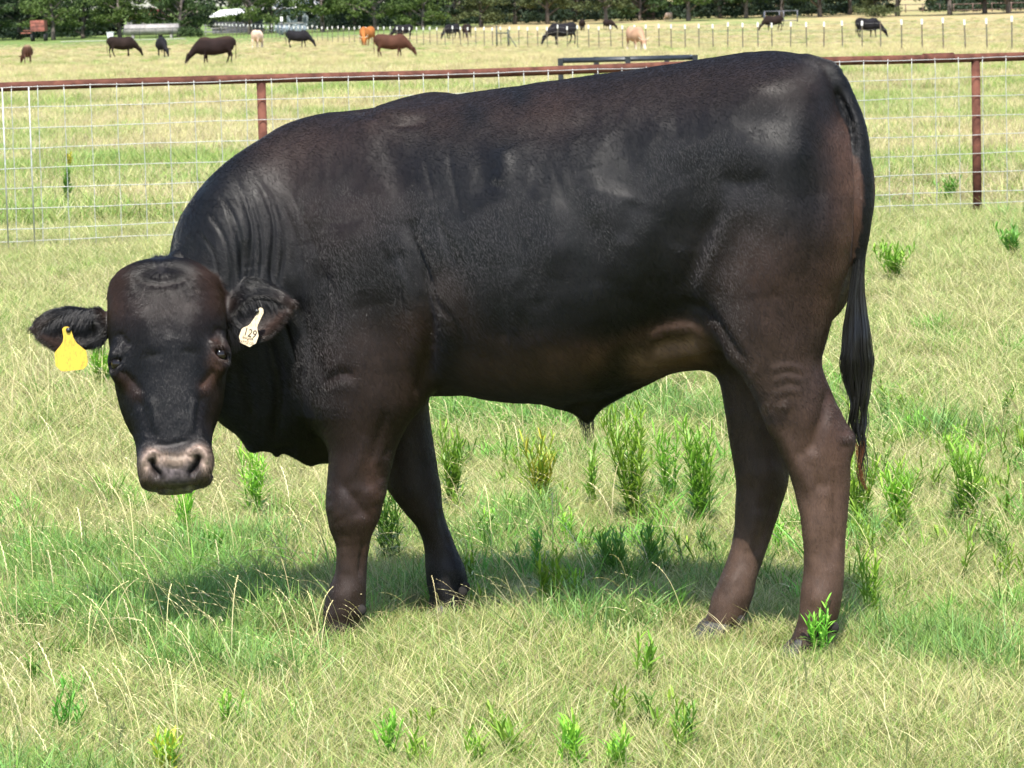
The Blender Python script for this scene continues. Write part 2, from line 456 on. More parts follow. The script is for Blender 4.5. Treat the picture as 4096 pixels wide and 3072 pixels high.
#      y    left right front back
for y, l, r, nf_, nbk in [(140, 785, 930, -.055, .12), (153, 712, 1005, -.03, .16), (178, 642, 1068, -.010, .19), (215, 588, 1120, .004, .21), (270, 552, 1180, .022, .235), (360, 532, 1218, .034, .255), (450, 532, 1232, .042, .265), (560, 535, 1240, .045, .275),
                          (680, 550, 1242, .042, .285), (780, 568, 1238, .036, .285), (880, 592, 1222, .030, .27), (980, 622, 1198, .026, .245), (1080, 654, 1176, .023, .215), (1180, 690, 1160, .020, .185),
                          (1260, 708, 1160, .020, .165), (1330, 716, 1160, .024, .155), (1400, 720, 1163, .024, .15), (1450, 729, 1160, .020, .14), (1490, 738, 1154, .010, .13), (1518, 772, 1118, -.004, .12), (1532, 830, 1056, -.024, .10)]:
    pl, pr = hp(l, y, -.085), hp(r, y, -.085); m = (pl + pr) / 2 - HP0
    hrows.append((m @ HL, m @ HS, abs((pr - pl) @ HS) / 2, nf_, nbk))
hrows = np.array(hrows); _hl, _ho = catmull(hrows[:, 0], hrows[:, 1:], 160)
class HeadLoft:
    k = .03
    lo = np.array([-1.35, 8.9, .15]); hi = np.array([-.45, 10.2, 1.45])
    def __call__(s, P):
        q = P - HP0; l = q @ HL; a = q @ HS; n = q @ HN
        lc = np.clip(l, _hl[0], _hl[-1])
        c, hw, fr, bk = (np.interp(lc, _hl, _ho[:, i]) for i in range(4))
        t = np.clip(lc / HLEN, 0, 1)
        zc = fr - (fr + bk) * .42; up = n > zc
        H = np.where(up, fr - zc, zc + bk); e = np.where(up, 2.5 + .5 * np.exp(-((t - .92) / .1) ** 2), 2.0)
        # the jaw is narrower than the forehead; width falls off behind the face
        hwb = hw * np.where(up, 1.0, 1.0)
        r = (np.abs((n - zc) / H) ** e + np.abs((a - c) / hwb) ** e + np.abs((l - lc) / .010) ** e) ** (1 / e)
        return (r - 1) * np.minimum(H, hw)
EYE_L = hp(593, 762, -.012); EYE_R = hp(1207, 707, -.016)
EYE_L = EYE_L; EYE_R = EYE_R
def ear(rows, n0, n1, k=.02, cup=(.016, -.012), thick=.030):
    """rows of (x, top, bottom) in the head view, from base to tip"""
    a = []
    for i, (x, t, b) in enumerate(rows):
        f = i / (len(rows) - 1); nn = n0 + (n1 - n0) * f
        p, q = hp(x, t, nn), hp(x, b, nn); m = (p + q) / 2
        a.append((*m, np.linalg.norm(p - q) / 2))
    a = np.array(a); ax = a[-1, :3] - a[0, :3]; Lr = np.linalg.norm(ax); ax /= Lr
    s_ = (a[:, :3] - a[0, :3]) @ ax
    so, oo = catmull(s_, a, 60)
    Nn = HN - ax * (HN @ ax); Nn /= np.linalg.norm(Nn); B = np.cross(Nn, ax); B = B if B[2] > 0 else -B
    class E_: pass
    class Ear:
        lo = a[:, :3].min(0) - .1; hi = a[:, :3].max(0) + .1
        def __init__(s): s.k = k
        def __call__(s, P):
            q = P - a[0, :3]; t = q @ ax; tc = np.clip(t, so[0], so[-1])
            c = np.stack([np.interp(tc, so, oo[:, i]) for i in range(3)], 1); h = np.interp(tc, so, oo[:, 3])
            d = P - c; b = d @ B; n = d @ Nn; e = t - tc
            th = np.minimum(thick, h * .6)
            r = np.sqrt((b / h) ** 2 + (n / th) ** 2 + (e / .012) ** 2); f = (r - 1) * np.minimum(th, h)
            w = np.clip((t / Lr - .18) / .2, 0, 1)              # the cup opens away from the base
            hi_ = h * .80; r2 = np.sqrt(((b - cup[1] * 1.0) / hi_) ** 2 + ((n - th * 1.15) / (th * 1.25)) ** 2 + ((t - Lr * .56) / (Lr * .42)) ** 2)
            g = (r2 - 1) * np.minimum(hi_, th)
            return smax(f, -g, .008)
    return Ear()
ear_l = ear([(530, 455, 590), (490, 425, 640), (440, 432, 662), (400, 428, 668), (350, 421, 676), (300, 419, 686), (250, 426, 690), (200, 438, 676), (150, 463, 645), (110, 493, 612), (84, 530, 575)], -.12, -.075)
ear_r = ear([(1225, 410, 500), (1270, 382, 536), (1310, 356, 572), (1350, 328, 602), (1400, 301, 628), (1450, 296, 618), (1500, 299, 588), (1550, 311, 545), (1600, 334, 485), (1634, 368, 428)], -.12, -.10)
head = HeadLoft()
head_prims = [head,
    Ell(EYE_L + HS * .010 - HN * .01, [HS, HL, HN], [.036, .05, .04], .03), Ell(EYE_R - HS * .010 - HN * .01, [HS, HL, HN], [.036, .05, .04], .03),
    Ell(hp(935, 1090, .010), [HS, HL, HN], [.060, .15, .022], .03),                 # bridge of the nose
    Ell(hp(1105, 880, -.11), [HS, HL, HN], [.05, .12, .08], .03), Ell(hp(700, 900, -.11), [HS, HL, HN], [.045, .12, .08], .03),
    Ell(hp(*[(c9(560, 560)[0] - 80) * 1.508, (c9(560, 560)[1] - 950) * 1.508], .006), [HS, HL, HN], [.030, .040, .028], .02),
    Ell(hp(*[(c9(1700, 480)[0] - 80) * 1.508, (c9(1700, 480)[1] - 950) * 1.508], .006), [HS, HL, HN], [.030, .040, .028], .02),
    ear_l, ear_r]
cuts = [Ell(EYE_L - HS * .010 + HN * .014, [HS, HL + .35 * HS, HN], [.027, .0165, .022], .008), Ell(EYE_R + HS * .008 + HN * .016, [HS, HL - .35 * HS, HN], [.025, .017, .022], .008)]

def bull_f(P):
    f = union(body_prims, P)
    m = ((P > head.lo) & (P < head.hi)).all(1)
    if m.any():
        g = union(head_prims, P[m])
        f[m] = smin(f[m], g, .035)
        for c in cuts:
            q = f[m]; mm = ((P[m] > c.lo) & (P[m] < c.hi)).all(1)
            if mm.any(): q[mm] = smax(q[mm], -c(P[m][mm]), c.k); f[m] = q
    return f
HB_LO = np.array([-1.36, 9.0, .42]); HB_HI = np.array([-.56, 9.90, 1.22])
def merge(parts):
    V, Q, b = [], [], 0
    for v, q in parts: V.append(v); Q.append(q + b); b += len(v)
    return np.concatenate(V), np.concatenate(Q)
# ---------------------------------------------------------------- polygonise body and head on one field
Vb, Qb = polygonise(bull_f, [-1.45, 8.95, -.1], [1.15, 10.75, 1.75], .0075)
Vh, Qh = polygonise(bull_f, HB_LO, HB_HI, .0038)
# drop the coarse faces inside the head box and let the two overlap by a few millimetres on the same surface
cen = Vb[Qb].mean(1); inside = ((cen > HB_LO + .02) & (cen < HB_HI - .02)).all(1)
Qb = Qb[~inside]
nbody = len(Vb)
V, Q = merge([(Vb, Qb), (Vh, Qh)])
used = np.zeros(len(V), bool); used[Q.ravel()] = True
remap = np.cumsum(used) - 1; V = V[used]; Q = remap[Q]; ishead = (np.arange(len(used)) >= nbody)[used]
V = smooth_verts(V, Q, 2)
NV = vnormals(V, Q)
PXX, PXY = proj(V); VX, VY = PXX / VS, PXY / VS           # vertex positions in the measuring view
toc = (CAM - V); toc /= np.linalg.norm(toc, axis=1)[:, None]
facing = (NV * toc).sum(1)
isear = np.zeros(len(V), bool)
for e in (ear_l, ear_r):
    m = ((V > e.lo) & (V < e.hi)).all(1); isear[m] |= e(V[m]) < .012
# parts of the surface: 0 body, 1 head, 2 near legs, 3 far legs
depth = V[:, 1]
headness = np.zeros(len(V)); m = ((V > head.lo) & (V < head.hi)).all(1)
headness[m] = union(head_prims, V[m]) < .012
def seglen(x, y, pts):
    """distance to a polyline and the fraction along it"""
    best = np.full(len(x), 1e9); fr = np.zeros(len(x)); n = len(pts) - 1
    for i in range(n):
        (ax, ay), (bx, by) = pts[i], pts[i + 1]; dx, dy = bx - ax, by - ay
        t = np.clip(((x - ax) * dx + (y - ay) * dy) / (dx * dx + dy * dy + 1e-9), 0, 1)
        d = np.hypot(x - ax - t * dx, y - ay - t * dy); m = d < best
        best[m] = d[m]; fr[m] = (i + t[m]) / n
    return best, fr
def spline2(pts, n=24):
    p = np.array(pts, float)
    if len(p) < 3: return p
    L = np.r_[0, np.cumsum(np.hypot(*np.diff(p, axis=0).T))]
    return catmull(L, p, n)[1]
def brush(pts, sig, sel, taper=True):
    p = spline2(pts); mx = sel & (VX > p[:, 0].min() - 3.2 * sig) & (VX < p[:, 0].max() + 3.2 * sig) & (VY > p[:, 1].min() - 3.2 * sig) & (VY < p[:, 1].max() + 3.2 * sig)
    w = np.zeros(len(V)); i = np.nonzero(mx)[0]
    if len(i) == 0: return w
    if len(p) == 1: d = np.hypot(VX[i] - p[0, 0], VY[i] - p[0, 1]); fr = np.full(len(i), .5)
    else: d, fr = seglen(VX[i], VY[i], p)
    w[i] = np.exp(-(d / sig) ** 2 / 2)
    if taper and len(p) > 1: w[i] *= np.clip(np.minimum(fr, 1 - fr) * 5, 0, 1) ** .7
    return w
near = (facing > .08) & (headness < .5)
hd = (facing > .0) & (headness > .5) & ~isear
disp = np.zeros(len(V))
BODY_STROKES = [  # (points in the measuring view, sigma, millimetres outwards)
    ([(880, 470), (900, 560), (916, 640), (926, 720), (922, 790), (900, 850)], 11, -17), ([(945, 600), (960, 700), (955, 800)], 20, 5),
    ([(850, 560), (880, 640), (893, 720), (885, 800)], 18, 10), ([(1800, 1010), (1805, 1090), (1804, 1200)], 6, -6), ([(1828, 935), (1832, 960)], 9, 5), ([(1745, 1010), (1752, 1080), (1758, 1200)], 8, 4), ([(1690, 930), (1720, 1000), (1745, 1060)], 9, 5), ([(786, 1165), (782, 1210), (778, 1250)], 5, -6), ([(740, 1160), (742, 1220), (735, 1270)], 8, 4), ([(735, 1040), (770, 1085), (800, 1120)], 6, -4), ([(715, 1085), (735, 1120)], 10, 5), ([(790, 940), (770, 1000), (750, 1040)], 9, 4), ([(835, 880), (815, 950), (800, 1010)], 7, -5), ([(1640, 1040), (1630, 1110), (1612, 1190)], 8, 4), ([(1672, 1060), (1655, 1130), (1635, 1200)], 5, -5), ([(950, 1100), (960, 1150), (975, 1190)], 5, -4),
    ([(915, 330), (935, 420), (962, 520), (985, 600)], 3, -2.5), ([(890, 350), (912, 440), (935, 520)], 3, -2), ([(968, 320), (980, 400), (996, 470)], 3, -2),
    ([(850, 520), (880, 590), (905, 660)], 4, -4), ([(820, 520), (850, 600), (880, 680)], 4, -3), ([(880, 500), (925, 600), (950, 680)], 5, -5), ([(930, 640), (985, 700), (1000, 780)], 6, -4),
    ([(820, 290), (850, 360), (880, 450), (905, 530)], 22, -9),
    ([(500, 372), (530, 440), (545, 510), (540, 590), (532, 640)], 5, -6), ([(470, 415), (505, 470), (522, 545), (520, 620)], 4.5, -5),
    ([(540, 365), (575, 425), (592, 500), (586, 590), (596, 640)], 5, -6), ([(575, 400), (600, 470), (612, 540), (600, 620)], 4, -4),
    ([(600, 420), (636, 500), (655, 570), (668, 640)], 4, -4), ([(445, 455), (482, 510), (500, 590), (500, 640)], 4, -4), ([(425, 500), (460, 545), (475, 610)], 3.5, -3),
    ([(520, 390), (553, 460), (566, 540), (560, 620)], 4, -3.5), ([(620, 400), (660, 480), (690, 560), (710, 640)], 3.5, -3), ([(485, 450), (510, 505), (522, 580)], 3, -2.5),
    ([(530, 520), (534, 640), (536, 700)], 8, -9), ([(562, 700), (585, 760), (600, 850), (596, 950)], 9, -10), ([(510, 760), (530, 840), (545, 930)], 9, -8),
    ([(640, 300), (672, 350), (690, 420), (700, 520)], 34, 9), ([(735, 480), (760, 580), (780, 660)], 45, 8), ([(690, 560), (705, 660), (690, 760)], 15, -8), ([(640, 640), (665, 720), (680, 800)], 9, -7),
    ([(684, 776), (700, 820), (740, 806), (770, 815)], 8, -8), ([(600, 660), (620, 720), (640, 790)], 5, -5), ([(700, 590), (730, 650), (740, 700)], 5, -4),
    ([(760, 238), (810, 250), (860, 268), (930, 262)], 7, -9), ([(905, 245), (990, 222), (1060, 210)], 12, -4),
    ([(1010, 300), (1040, 360), (1050, 430)], 20, -7), ([(1085, 320), (1090, 360), (1075, 400)], 15, 7), ([(1000, 620), (1010, 700), (1015, 790)], 8, -3), ([(1060, 560), (1075, 660), (1080, 760)], 10, -3), ([(1110, 580), (1125, 680)], 9, 3), ([(940, 470), (985, 560), (1010, 650)], 7, -4), ([(1160, 640), (1180, 720)], 10, -3), ([(1120, 290), (1200, 280), (1300, 270)], 16, -6),
    ([(1160, 380), (1190, 480), (1205, 600)], 20, 5), ([(1240, 400), (1270, 500), (1285, 620)], 22, -5), ([(1100, 420), (1120, 520), (1130, 640)], 18, -5), ([(1320, 400), (1335, 500), (1340, 610)], 20, 4),
    ([(1180, 330), (1205, 390), (1225, 450)], 5, -1.2), ([(1120, 600), (1130, 680), (1145, 740)], 12, -4),
    ([(1310, 300), (1350, 340), (1330, 420)], 42, -8), ([(1340, 240), (1400, 262), (1450, 300)], 26, 4), ([(1460, 330), (1500, 420), (1480, 540)], 34, -8),
    ([(1560, 300), (1620, 330), (1700, 330), (1750, 300)], 28, 6), ([(1540, 220), (1620, 250), (1710, 270)], 30, -4), ([(1400, 460), (1385, 560), (1360, 640)], 22, 5), ([(1370, 430), (1340, 520)], 14, -4),
    ([(1600, 420), (1560, 500), (1520, 590), (1500, 660)], 18, 9), ([(1660, 420), (1640, 540), (1650, 640)], 50, 5), ([(1560, 440), (1510, 540), (1478, 630)], 14, -8),
    ([(1470, 640), (1530, 678), (1580, 740), (1625, 800)], 9, -13), ([(1500, 660), (1550, 705), (1600, 765), (1650, 860)], 13, 7),
    ([(1395, 735), (1440, 712), (1490, 706), (1530, 730)], 8, 8), ([(1400, 760), (1450, 745), (1500, 745)], 14, -12), ([(1550, 380), (1600, 395), (1660, 380)], 12, -5),
     ([(1775, 420), (1790, 540), (1775, 640)], 26, 5),
    ([(1660, 800), (1700, 790), (1740, 800)], 5, 3.5), ([(1665, 825), (1705, 815), (1735, 822)], 5, 3), ([(1668, 850), (1705, 842), (1730, 848)], 5, 3), ([(1675, 880), (1705, 872)], 5, 3),
    ([(1795, 830), (1780, 890), (1762, 940), (1750, 980)], 10, -11), ([(1710, 985), (1740, 975), (1765, 955)], 9, -3),
    ([(1735, 1080), (1750, 1160), (1755, 1240)], 9, 4), ([(1790, 1070), (1796, 1150), (1795, 1230)], 8, -4), ([(1760, 1040), (1790, 1055)], 10, -4), ([(1750, 1290), (1780, 1300)], 14, 4),
    ([(1803, 190), (1836, 258), (1850, 330), (1854, 400), (1851, 480), (1843, 560)], 4.0, -22), ([(1822, 210), (1845, 250), (1858, 310)], 4, 3),
    ([(800, 1050), (818, 1085)], 14, 5), ([(725, 1060), (745, 1110), (735, 1150)], 16, 5), ([(770, 1060), (775, 1120)], 12, -5), ([(812, 1000), (826, 1040)], 7, -4), ([(745, 1180), (750, 1240)], 9, 3), ([(780, 1190), (778, 1240)], 5, -3),
    ([(722, 1290), (760, 1300)], 15, 4), ([(830, 990), (845, 960)], 6, -3), ([(1720, 1345), (1750, 1360), (1785, 1358)], 8, -4), ([(715, 1340), (750, 1345), (780, 1338)], 8, -3),
    ([(1515, 1345), (1550, 1362), (1590, 1350)], 8, -4), ([(1560, 1250), (1590, 1262)], 14, 4), ([(935, 1262), (975, 1275)], 14, 4),
    ([(1130, 700), (1200, 745), (1270, 770)], 24, 5), ([(1030, 760), (1100, 800), (1200, 820)], 20, -4), ([(1270, 830), (1330, 800), (1380, 760)], 22, -7),
    ([(1640, 900), (1660, 880), (1700, 890)], 16, 4), ([(1600, 1010), (1640, 1030), (1680, 1000)], 18, 4), ([(1640, 1100), (1630, 1160)], 10, 3)]
for p, sg, mm in BODY_STROKES: disp += brush(p, sg * (.85 if sg < 7 else 1), near) * mm * (1.0 if sg < 7 and mm > -12 else 1) * .001
w4 = lambda x, y: tuple(v / VS for v in c4(x, y))
w9 = lambda x, y: tuple(v / VS for v in c9(x, y))
HEAD_STROKES = [
    ([w4(700, 950), w4(745, 1050), w4(775, 1160), w4(790, 1230)], 8, -5), ([w4(1110, 920), w4(1085, 1020), w4(1075, 1120), w4(1070, 1200)], 8, -5),        # hollows beside the bridge
    ([w4(800, 960), w4(812, 1080), w4(822, 1180)], 4.5, 4), ([w4(1050, 960), w4(1040, 1080), w4(1035, 1180)], 4.5, 4),
    ([w4(620, 800), w4(680, 870), w4(740, 930)], 6, -4), ([w4(1180, 780), w4(1130, 850), w4(1085, 900)], 6, -4),                                            # tear lines
    ([w4(640, 640), w4(620, 690), w4(560, 705)], 4.5, 4), ([w4(1140, 630), w4(1175, 640), w4(1235, 665)], 4.5, 4),                                          # brows
    ([w4(590, 560), w4(620, 600), w4(650, 660)], 7, -5), ([w4(1200, 520), w4(1180, 580), w4(1150, 620)], 7, -5),                                            # temples
    ([w4(860, 300), w4(885, 450), w4(905, 600)], 9, -4), ([w4(740, 420), w4(770, 560), w4(800, 700)], 14, 5), ([w4(1040, 400), w4(1030, 540), w4(1010, 680)], 14, 5),
    ([w4(690, 240), w4(760, 265), w4(840, 268), w4(940, 258), w4(1020, 235)], 4, -2.5),                                # poll swirl
    ([w4(590, 800), w4(640, 815)], 3, -3), ([w4(1170, 765), w4(1230, 755)], 3, -3),
    ([w9(780, 410), w9(690, 350), w9(600, 330), w9(500, 400), w9(445, 520), w9(450, 650)], 4.5, 9), ([w9(1400, 400), w9(1500, 310), w9(1620, 245), w9(1740, 320), w9(1790, 450), w9(1780, 590)], 4.5, 9),   # wings of the nostrils
    ([w9(560, 480), w9(500, 560), w9(500, 680)], 4, -5), ([w9(1640, 400), w9(1710, 500), w9(1700, 620)], 4, -5),
    ([w9(590, 470), w9(625, 560), w9(640, 660), w9(700, 780), w9(800, 860)], 5.0, -26), ([w9(1610, 390), w9(1590, 520), w9(1560, 620), w9(1500, 740), w9(1430, 840)], 5.0, -26),     # nostril slits
    ([w9(820, 480), w9(1130, 560), w9(1430, 480)], 11, 4), ([w9(800, 640), w9(1080, 690), w9(1320, 650)], 3, -2), ([w9(1000, 800), w9(1130, 860), w9(1280, 800)], 10, 3),
    ([w9(740, 420), w9(980, 400), w9(1130, 430), w9(1400, 370)], 4, -3), ([w9(640, 130), w9(880, 150), w9(1130, 110), w9(1400, 30)], 4, -3),
    ([w9(780, 1130), w9(960, 1190), w9(1200, 1180), w9(1450, 1110), w9(1640, 1050)], 2.6, -12),                                                            # mouth
    ([w9(420, 800), w9(500, 950), w9(640, 1060)], 9, 4), ([w9(1880, 760), w9(1800, 930), w9(1660, 1000)], 9, 4)]
for p, sg, mm in HEAD_STROKES: disp += brush(p, sg, hd) * mm * .001
def vnoise(P, s, seed=0):
    """cheap smooth 3-D value noise in -1..1"""
    q = P * s; i = np.floor(q).astype(np.int64); f = q - i; f = f * f * (3 - 2 * f); out = 0
    for a in (0, 1):
        for b in (0, 1):
            for c in (0, 1):
                h = (i[:, 0] + a) * 374761393 + (i[:, 1] + b) * 668265263 + (i[:, 2] + c) * 2147483647 + seed * 144665
                h = (h ^ (h >> 13)) * 1274126177; h = (h ^ (h >> 16)) & 0xffff
                w = (f[:, 0] if a else 1 - f[:, 0]) * (f[:, 1] if b else 1 - f[:, 1]) * (f[:, 2] if c else 1 - f[:, 2])
                out = out + w * (h / 32768.0 - 1)
    return out
bm = (headness < .5)
disp += np.where(bm, vnoise(V, 9, 1) * .0035 + vnoise(V, 22, 2) * .0014 + vnoise(V * [1.6, 1.6, .5], 60, 3) * .0006, vnoise(V, 40, 4) * .0006)
disp = np.clip(disp, -.03, .03)
rope = 1
V = V + NV * disp[:, None]
V = smooth_verts(V, Q, 1)
NV = vnormals(V, Q)

# ---------------------------------------------------------------- coat colour (the markings of the hide)
BLACK = np.array([.0034, .0031, .0034]); BROWN = np.array([.032, .0178, .0130]); RUST = np.array([.052, .027, .018]); TAN = np.array([.105, .062, .038])
col = np.tile(BLACK, (len(V), 1))
allf = facing > -2
def tint(pts, sig, target, amt, sel=allf, taper=False):
    global col
    w = np.clip(brush(pts, sig, sel, taper) * amt, 0, 1)[:, None]
    if len(w): col[:] = col * (1 - w) + target * w
nb_ = headness < .5
tint([(600, 330), (760, 280), (900, 240), (1000, 240), (1180, 230)], 45, BROWN, .42, nb_)
tint([(1180, 230), (1400, 200), (1600, 170), (1740, 180)], 46, BROWN, .3, nb_)
tint([(650, 380), (720, 480), (800, 420)], 60, BROWN, .28, nb_)
tint([(1845, 300), (1850, 450), (1830, 560), (1790, 660)], 38, RUST * 1.3, .8, nb_)
ist = np.zeros(len(V), bool); tl_ = VLoft(tail, .02); mt_ = ((V > tl_.lo) & (V < tl_.hi)).all(1); ist[mt_] = tl_(V[mt_]) < .011
nb_ = nb_ & ~ist; col[ist] = np.array([.0042, .004, .0044])
tint([(1660, 600), (1700, 720), (1720, 800), (1760, 900)], 80, BROWN, .8, nb_)
tint([(1780, 960), (1780, 1100), (1780, 1240), (1760, 1330)], 75, RUST, .62, nb_)
tint([(1800, 1000), (1810, 1100)], 28, RUST, .6, nb_)
tint([(1640, 850), (1640, 1040), (1620, 1180), (1580, 1290)], 75, np.array([.048, .030, .022]), .75, nb_)
tint([(800, 780), (800, 900), (780, 1050), (765, 1180)], 70, BROWN, .5, nb_)
tint([(900, 900), (900, 1050), (940, 1150)], 60, BROWN, .35, nb_)
DUST = np.array([.100, .060, .040])
tint([(1785, 1130), (1782, 1220), (1775, 1290)], 55, DUST, .6, nb_); tint([(1615, 1180), (1600, 1240), (1575, 1300)], 50, DUST * .8, .6, nb_); tint([(760, 1180), (755, 1260), (745, 1300)], 45, DUST * .45, .45, nb_); tint([(1765, 990), (1790, 1030)], 40, DUST * .8, .4, nb_)
tint([(800, 1010), (815, 1090), (790, 1180)], 14, RUST, .5, nb_)
tint([(1190, 782), (1280, 772)], 24, RUST * 1.7, .9, nb_); tint([(1040, 790), (1150, 790), (1230, 790)], 36, BROWN * 1.4, .85, nb_)
tint([(1320, 745), (1400, 715), (1470, 700), (1520, 720)], 12, RUST, .6, nb_)
tint([(1390, 785), (1450, 768), (1495, 752)], 27, TAN * 1.25, .95, nb_)
tint([(890, 700), (900, 780), (890, 840)], 26, BROWN, .7, nb_)
tint([(960, 620), (1000, 700), (1040, 760)], 30, BROWN, .3, nb_)
for c, r in (((1085, 340), 22), ((1025, 250), 25), ((1120, 205), 22)): tint([c], r, np.array([.0045, .0045, .005]), .8, nb_)
tint([w4(620, 190), w4(575, 300), w4(570, 400)], 22, RUST, .65, headness > .5); tint([w4(1090, 200), w4(1150, 300), w4(1170, 360)], 22, RUST, .65, headness > .5)
tint([w4(700, 420), w4(880, 380), w4(1050, 400)], 40, BROWN, .35, headness > .5)
tint([w4(1200, 760), w4(1165, 830), w4(1110, 890)], 9, RUST * 1.1, .7, headness > .5); tint([w4(1200, 640), w4(1170, 740)], 12, RUST, .7, headness > .5)
tint([w4(610, 830), w4(650, 880), w4(700, 940)], 9, RUST * .8, .6, headness > .5)
tint([w4(1220, 900), w4(1200, 1100)], 22, BROWN, .4, headness > .5)
for p in ([w4(110, 560), w4(200, 600), w4(260, 640)], [w4(1600, 420), w4(1530, 500), w4(1450, 570)]):
    tint(p, 22, np.array([.045, .028, .022]), .85, isear)
PINK = np.array([.24, .175, .14]); GREYP = np.array([.080, .066, .068]); TANM = np.array([.14, .10, .07])
hm = (headness > .5) & ~isear
tint([w9(480, 800), w9(560, 980), w9(760, 1080)], 22, TANM * .55, .8, hm); tint([w9(1850, 700), w9(1780, 900), w9(1600, 1010)], 22, TANM * .55, .8, hm)
tint([w9(820, 560), w9(1130, 620), w9(1420, 540)], 22, GREYP, 1.0, hm); tint([w9(980, 800), w9(1130, 840), w9(1250, 800)], 20, GREYP, .9, hm)
tint([w9(760, 450), w9(950, 480), w9(1130, 500), w9(1420, 420)], 11, TANM, .95, hm)
tint([w9(780, 430), w9(690, 380), w9(600, 345), w9(500, 420), w9(448, 530), w9(450, 660)], 8, PINK, .95, hm)
tint([w9(1400, 410), w9(1500, 330), w9(1620, 265), w9(1740, 335), w9(1795, 450), w9(1785, 600)], 8, PINK, .95, hm)
tint([w9(600, 480), w9(640, 660), w9(700, 780), w9(790, 850)], 5.5, np.array([.004, .003, .003]), .95, hm); tint([w9(1610, 400), w9(1560, 620), w9(1440, 830)], 5.5, np.array([.004, .003, .003]), .95, hm)
tint([w9(980, 1215), w9(1300, 1215), w9(1500, 1150)], 6, np.array([.16, .15, .08]), .8, hm)
col *= (1 + .22 * vnoise(V, 30, 7) + .15 * vnoise(V, 90, 8) + np.where(hm & (VY > w4(0, 1240)[1]), .55 * vnoise(V, 170, 12), 0))[:, None]
col = np.clip(col, .003, 1)
# bare skin on the nose: 1 = skin, 0 = coat
skin = np.clip(brush([w9(560, 470), w9(900, 560), w9(1130, 600), w9(1420, 520), w9(1700, 380)], 22, hm, False) * 1.6, 0, 1)
skin = np.maximum(skin, np.clip(brush([w9(960, 800), w9(1130, 900), w9(1300, 800)], 24, hm, False) * 1.4, 0, 1))

def coat_material():
    m, nt, b = new_mat('coat')
    at_ = N(nt, 'ShaderNodeAttribute', _attribute_name='Col')
    tc = N(nt, 'ShaderNodeTexCoord')
    mp = N(nt, 'ShaderNodeMapping'); mp.inputs['Scale'].default_value = (1, 1, .28); mp.inputs['Rotation'].default_value = (0, .35, 0)
    nt.links.new(tc.outputs['Object'], mp.inputs[0])
    n1 = N(nt, 'ShaderNodeTexNoise', Scale=230.0, Detail=3.0, Roughness=.7); nt.links.new(mp.outputs[0], n1.inputs['Vector'])
    n2 = N(nt, 'ShaderNodeTexNoise', Scale=26.0, Detail=4.0, Roughness=.6); nt.links.new(mp.outputs[0], n2.inputs['Vector'])
    bp = N(nt, 'ShaderNodeBump', Strength=.14, Distance=.003); nt.links.new(n1.outputs[0], bp.inputs['Height'])
    bp2 = N(nt, 'ShaderNodeBump', Strength=.04, Distance=.01); nt.links.new(n2.outputs[0], bp2.inputs['Height']); nt.links.new(bp.outputs[0], bp2.inputs['Normal'])
    nt.links.new(bp2.outputs[0], b.inputs['Normal'])
    mx = N(nt, 'ShaderNodeMixRGB', _blend_type='MULTIPLY', Fac=.8); mr = N(nt, 'ShaderNodeMapRange'); mr.inputs['To Min'].default_value = .55; mr.inputs['To Max'].default_value = 1.5
    nt.links.new(n1.outputs[0], mr.inputs['Value']); nt.links.new(at_.outputs['Color'], mx.inputs[1]); nt.links.new(mr.outputs[0], mx.inputs[2])
    nt.links.new(mx.outputs[0], b.inputs['Base Color'])
    r = N(nt, 'ShaderNodeMapRange'); r.inputs['To Min'].default_value = .38; r.inputs['To Max'].default_value = .62
    nt.links.new(n2.outputs[0], r.inputs['Value']); nt.links.new(r.outputs[0], b.inputs['Roughness'])
    b.inputs['Specular IOR Level'].default_value = .22
    return m
M_COAT = coat_material()
bull = empty('bull', (-.05, 9.75, 0), 0, 'black-brown bull standing side-on in the grass, head lowered and facing us, with two ear tags', 'bull')
body = mesh_obj('body', V, Q, M_COAT, bull, True, col)
print('bull mesh', len(V), 'verts', round(time.time() - T0, 1))

# eyes
M_EYE = simple_mat('eye_dark', (.012, .008, .006), .08, noise=.3, scale=60, spec=.4)
def uvsphere(c, r, nu=24, nv=14, sx=1, sy=1, sz=1):
    vs = [(c[0], c[1], c[2] + r * sz)]
    for i in range(1, nv):
        t = math.pi * i / nv
        vs += [(c[0] + r * sx * math.sin(t) * math.cos(a), c[1] + r * sy * math.sin(t) * math.sin(a), c[2] + r * sz * math.cos(t)) for a in np.linspace(0, 2 * math.pi, nu, endpoint=False)]
    vs.append((c[0], c[1], c[2] - r * sz)); fs = [(0, 1 + j, 1 + (j + 1) % nu) for j in range(nu)]
    for i in range(nv - 2):
        for j in range(nu):
            a = 1 + i * nu + j; b = 1 + i * nu + (j + 1) % nu; fs.append((a, a + nu, b + nu, b))
    L = len(vs) - 1; fs += [(L, L - nu + (j + 1) % nu, L - nu + j) for j in range(nu)]
    return vs, fs
for c, s in ((EYE_L, -1), (EYE_R, 1)):
    vs, fs = uvsphere(c - HN * .0015 - HS * s * .001, .0215)
    mesh_obj('eye', vs, fs, M_EYE, bull)

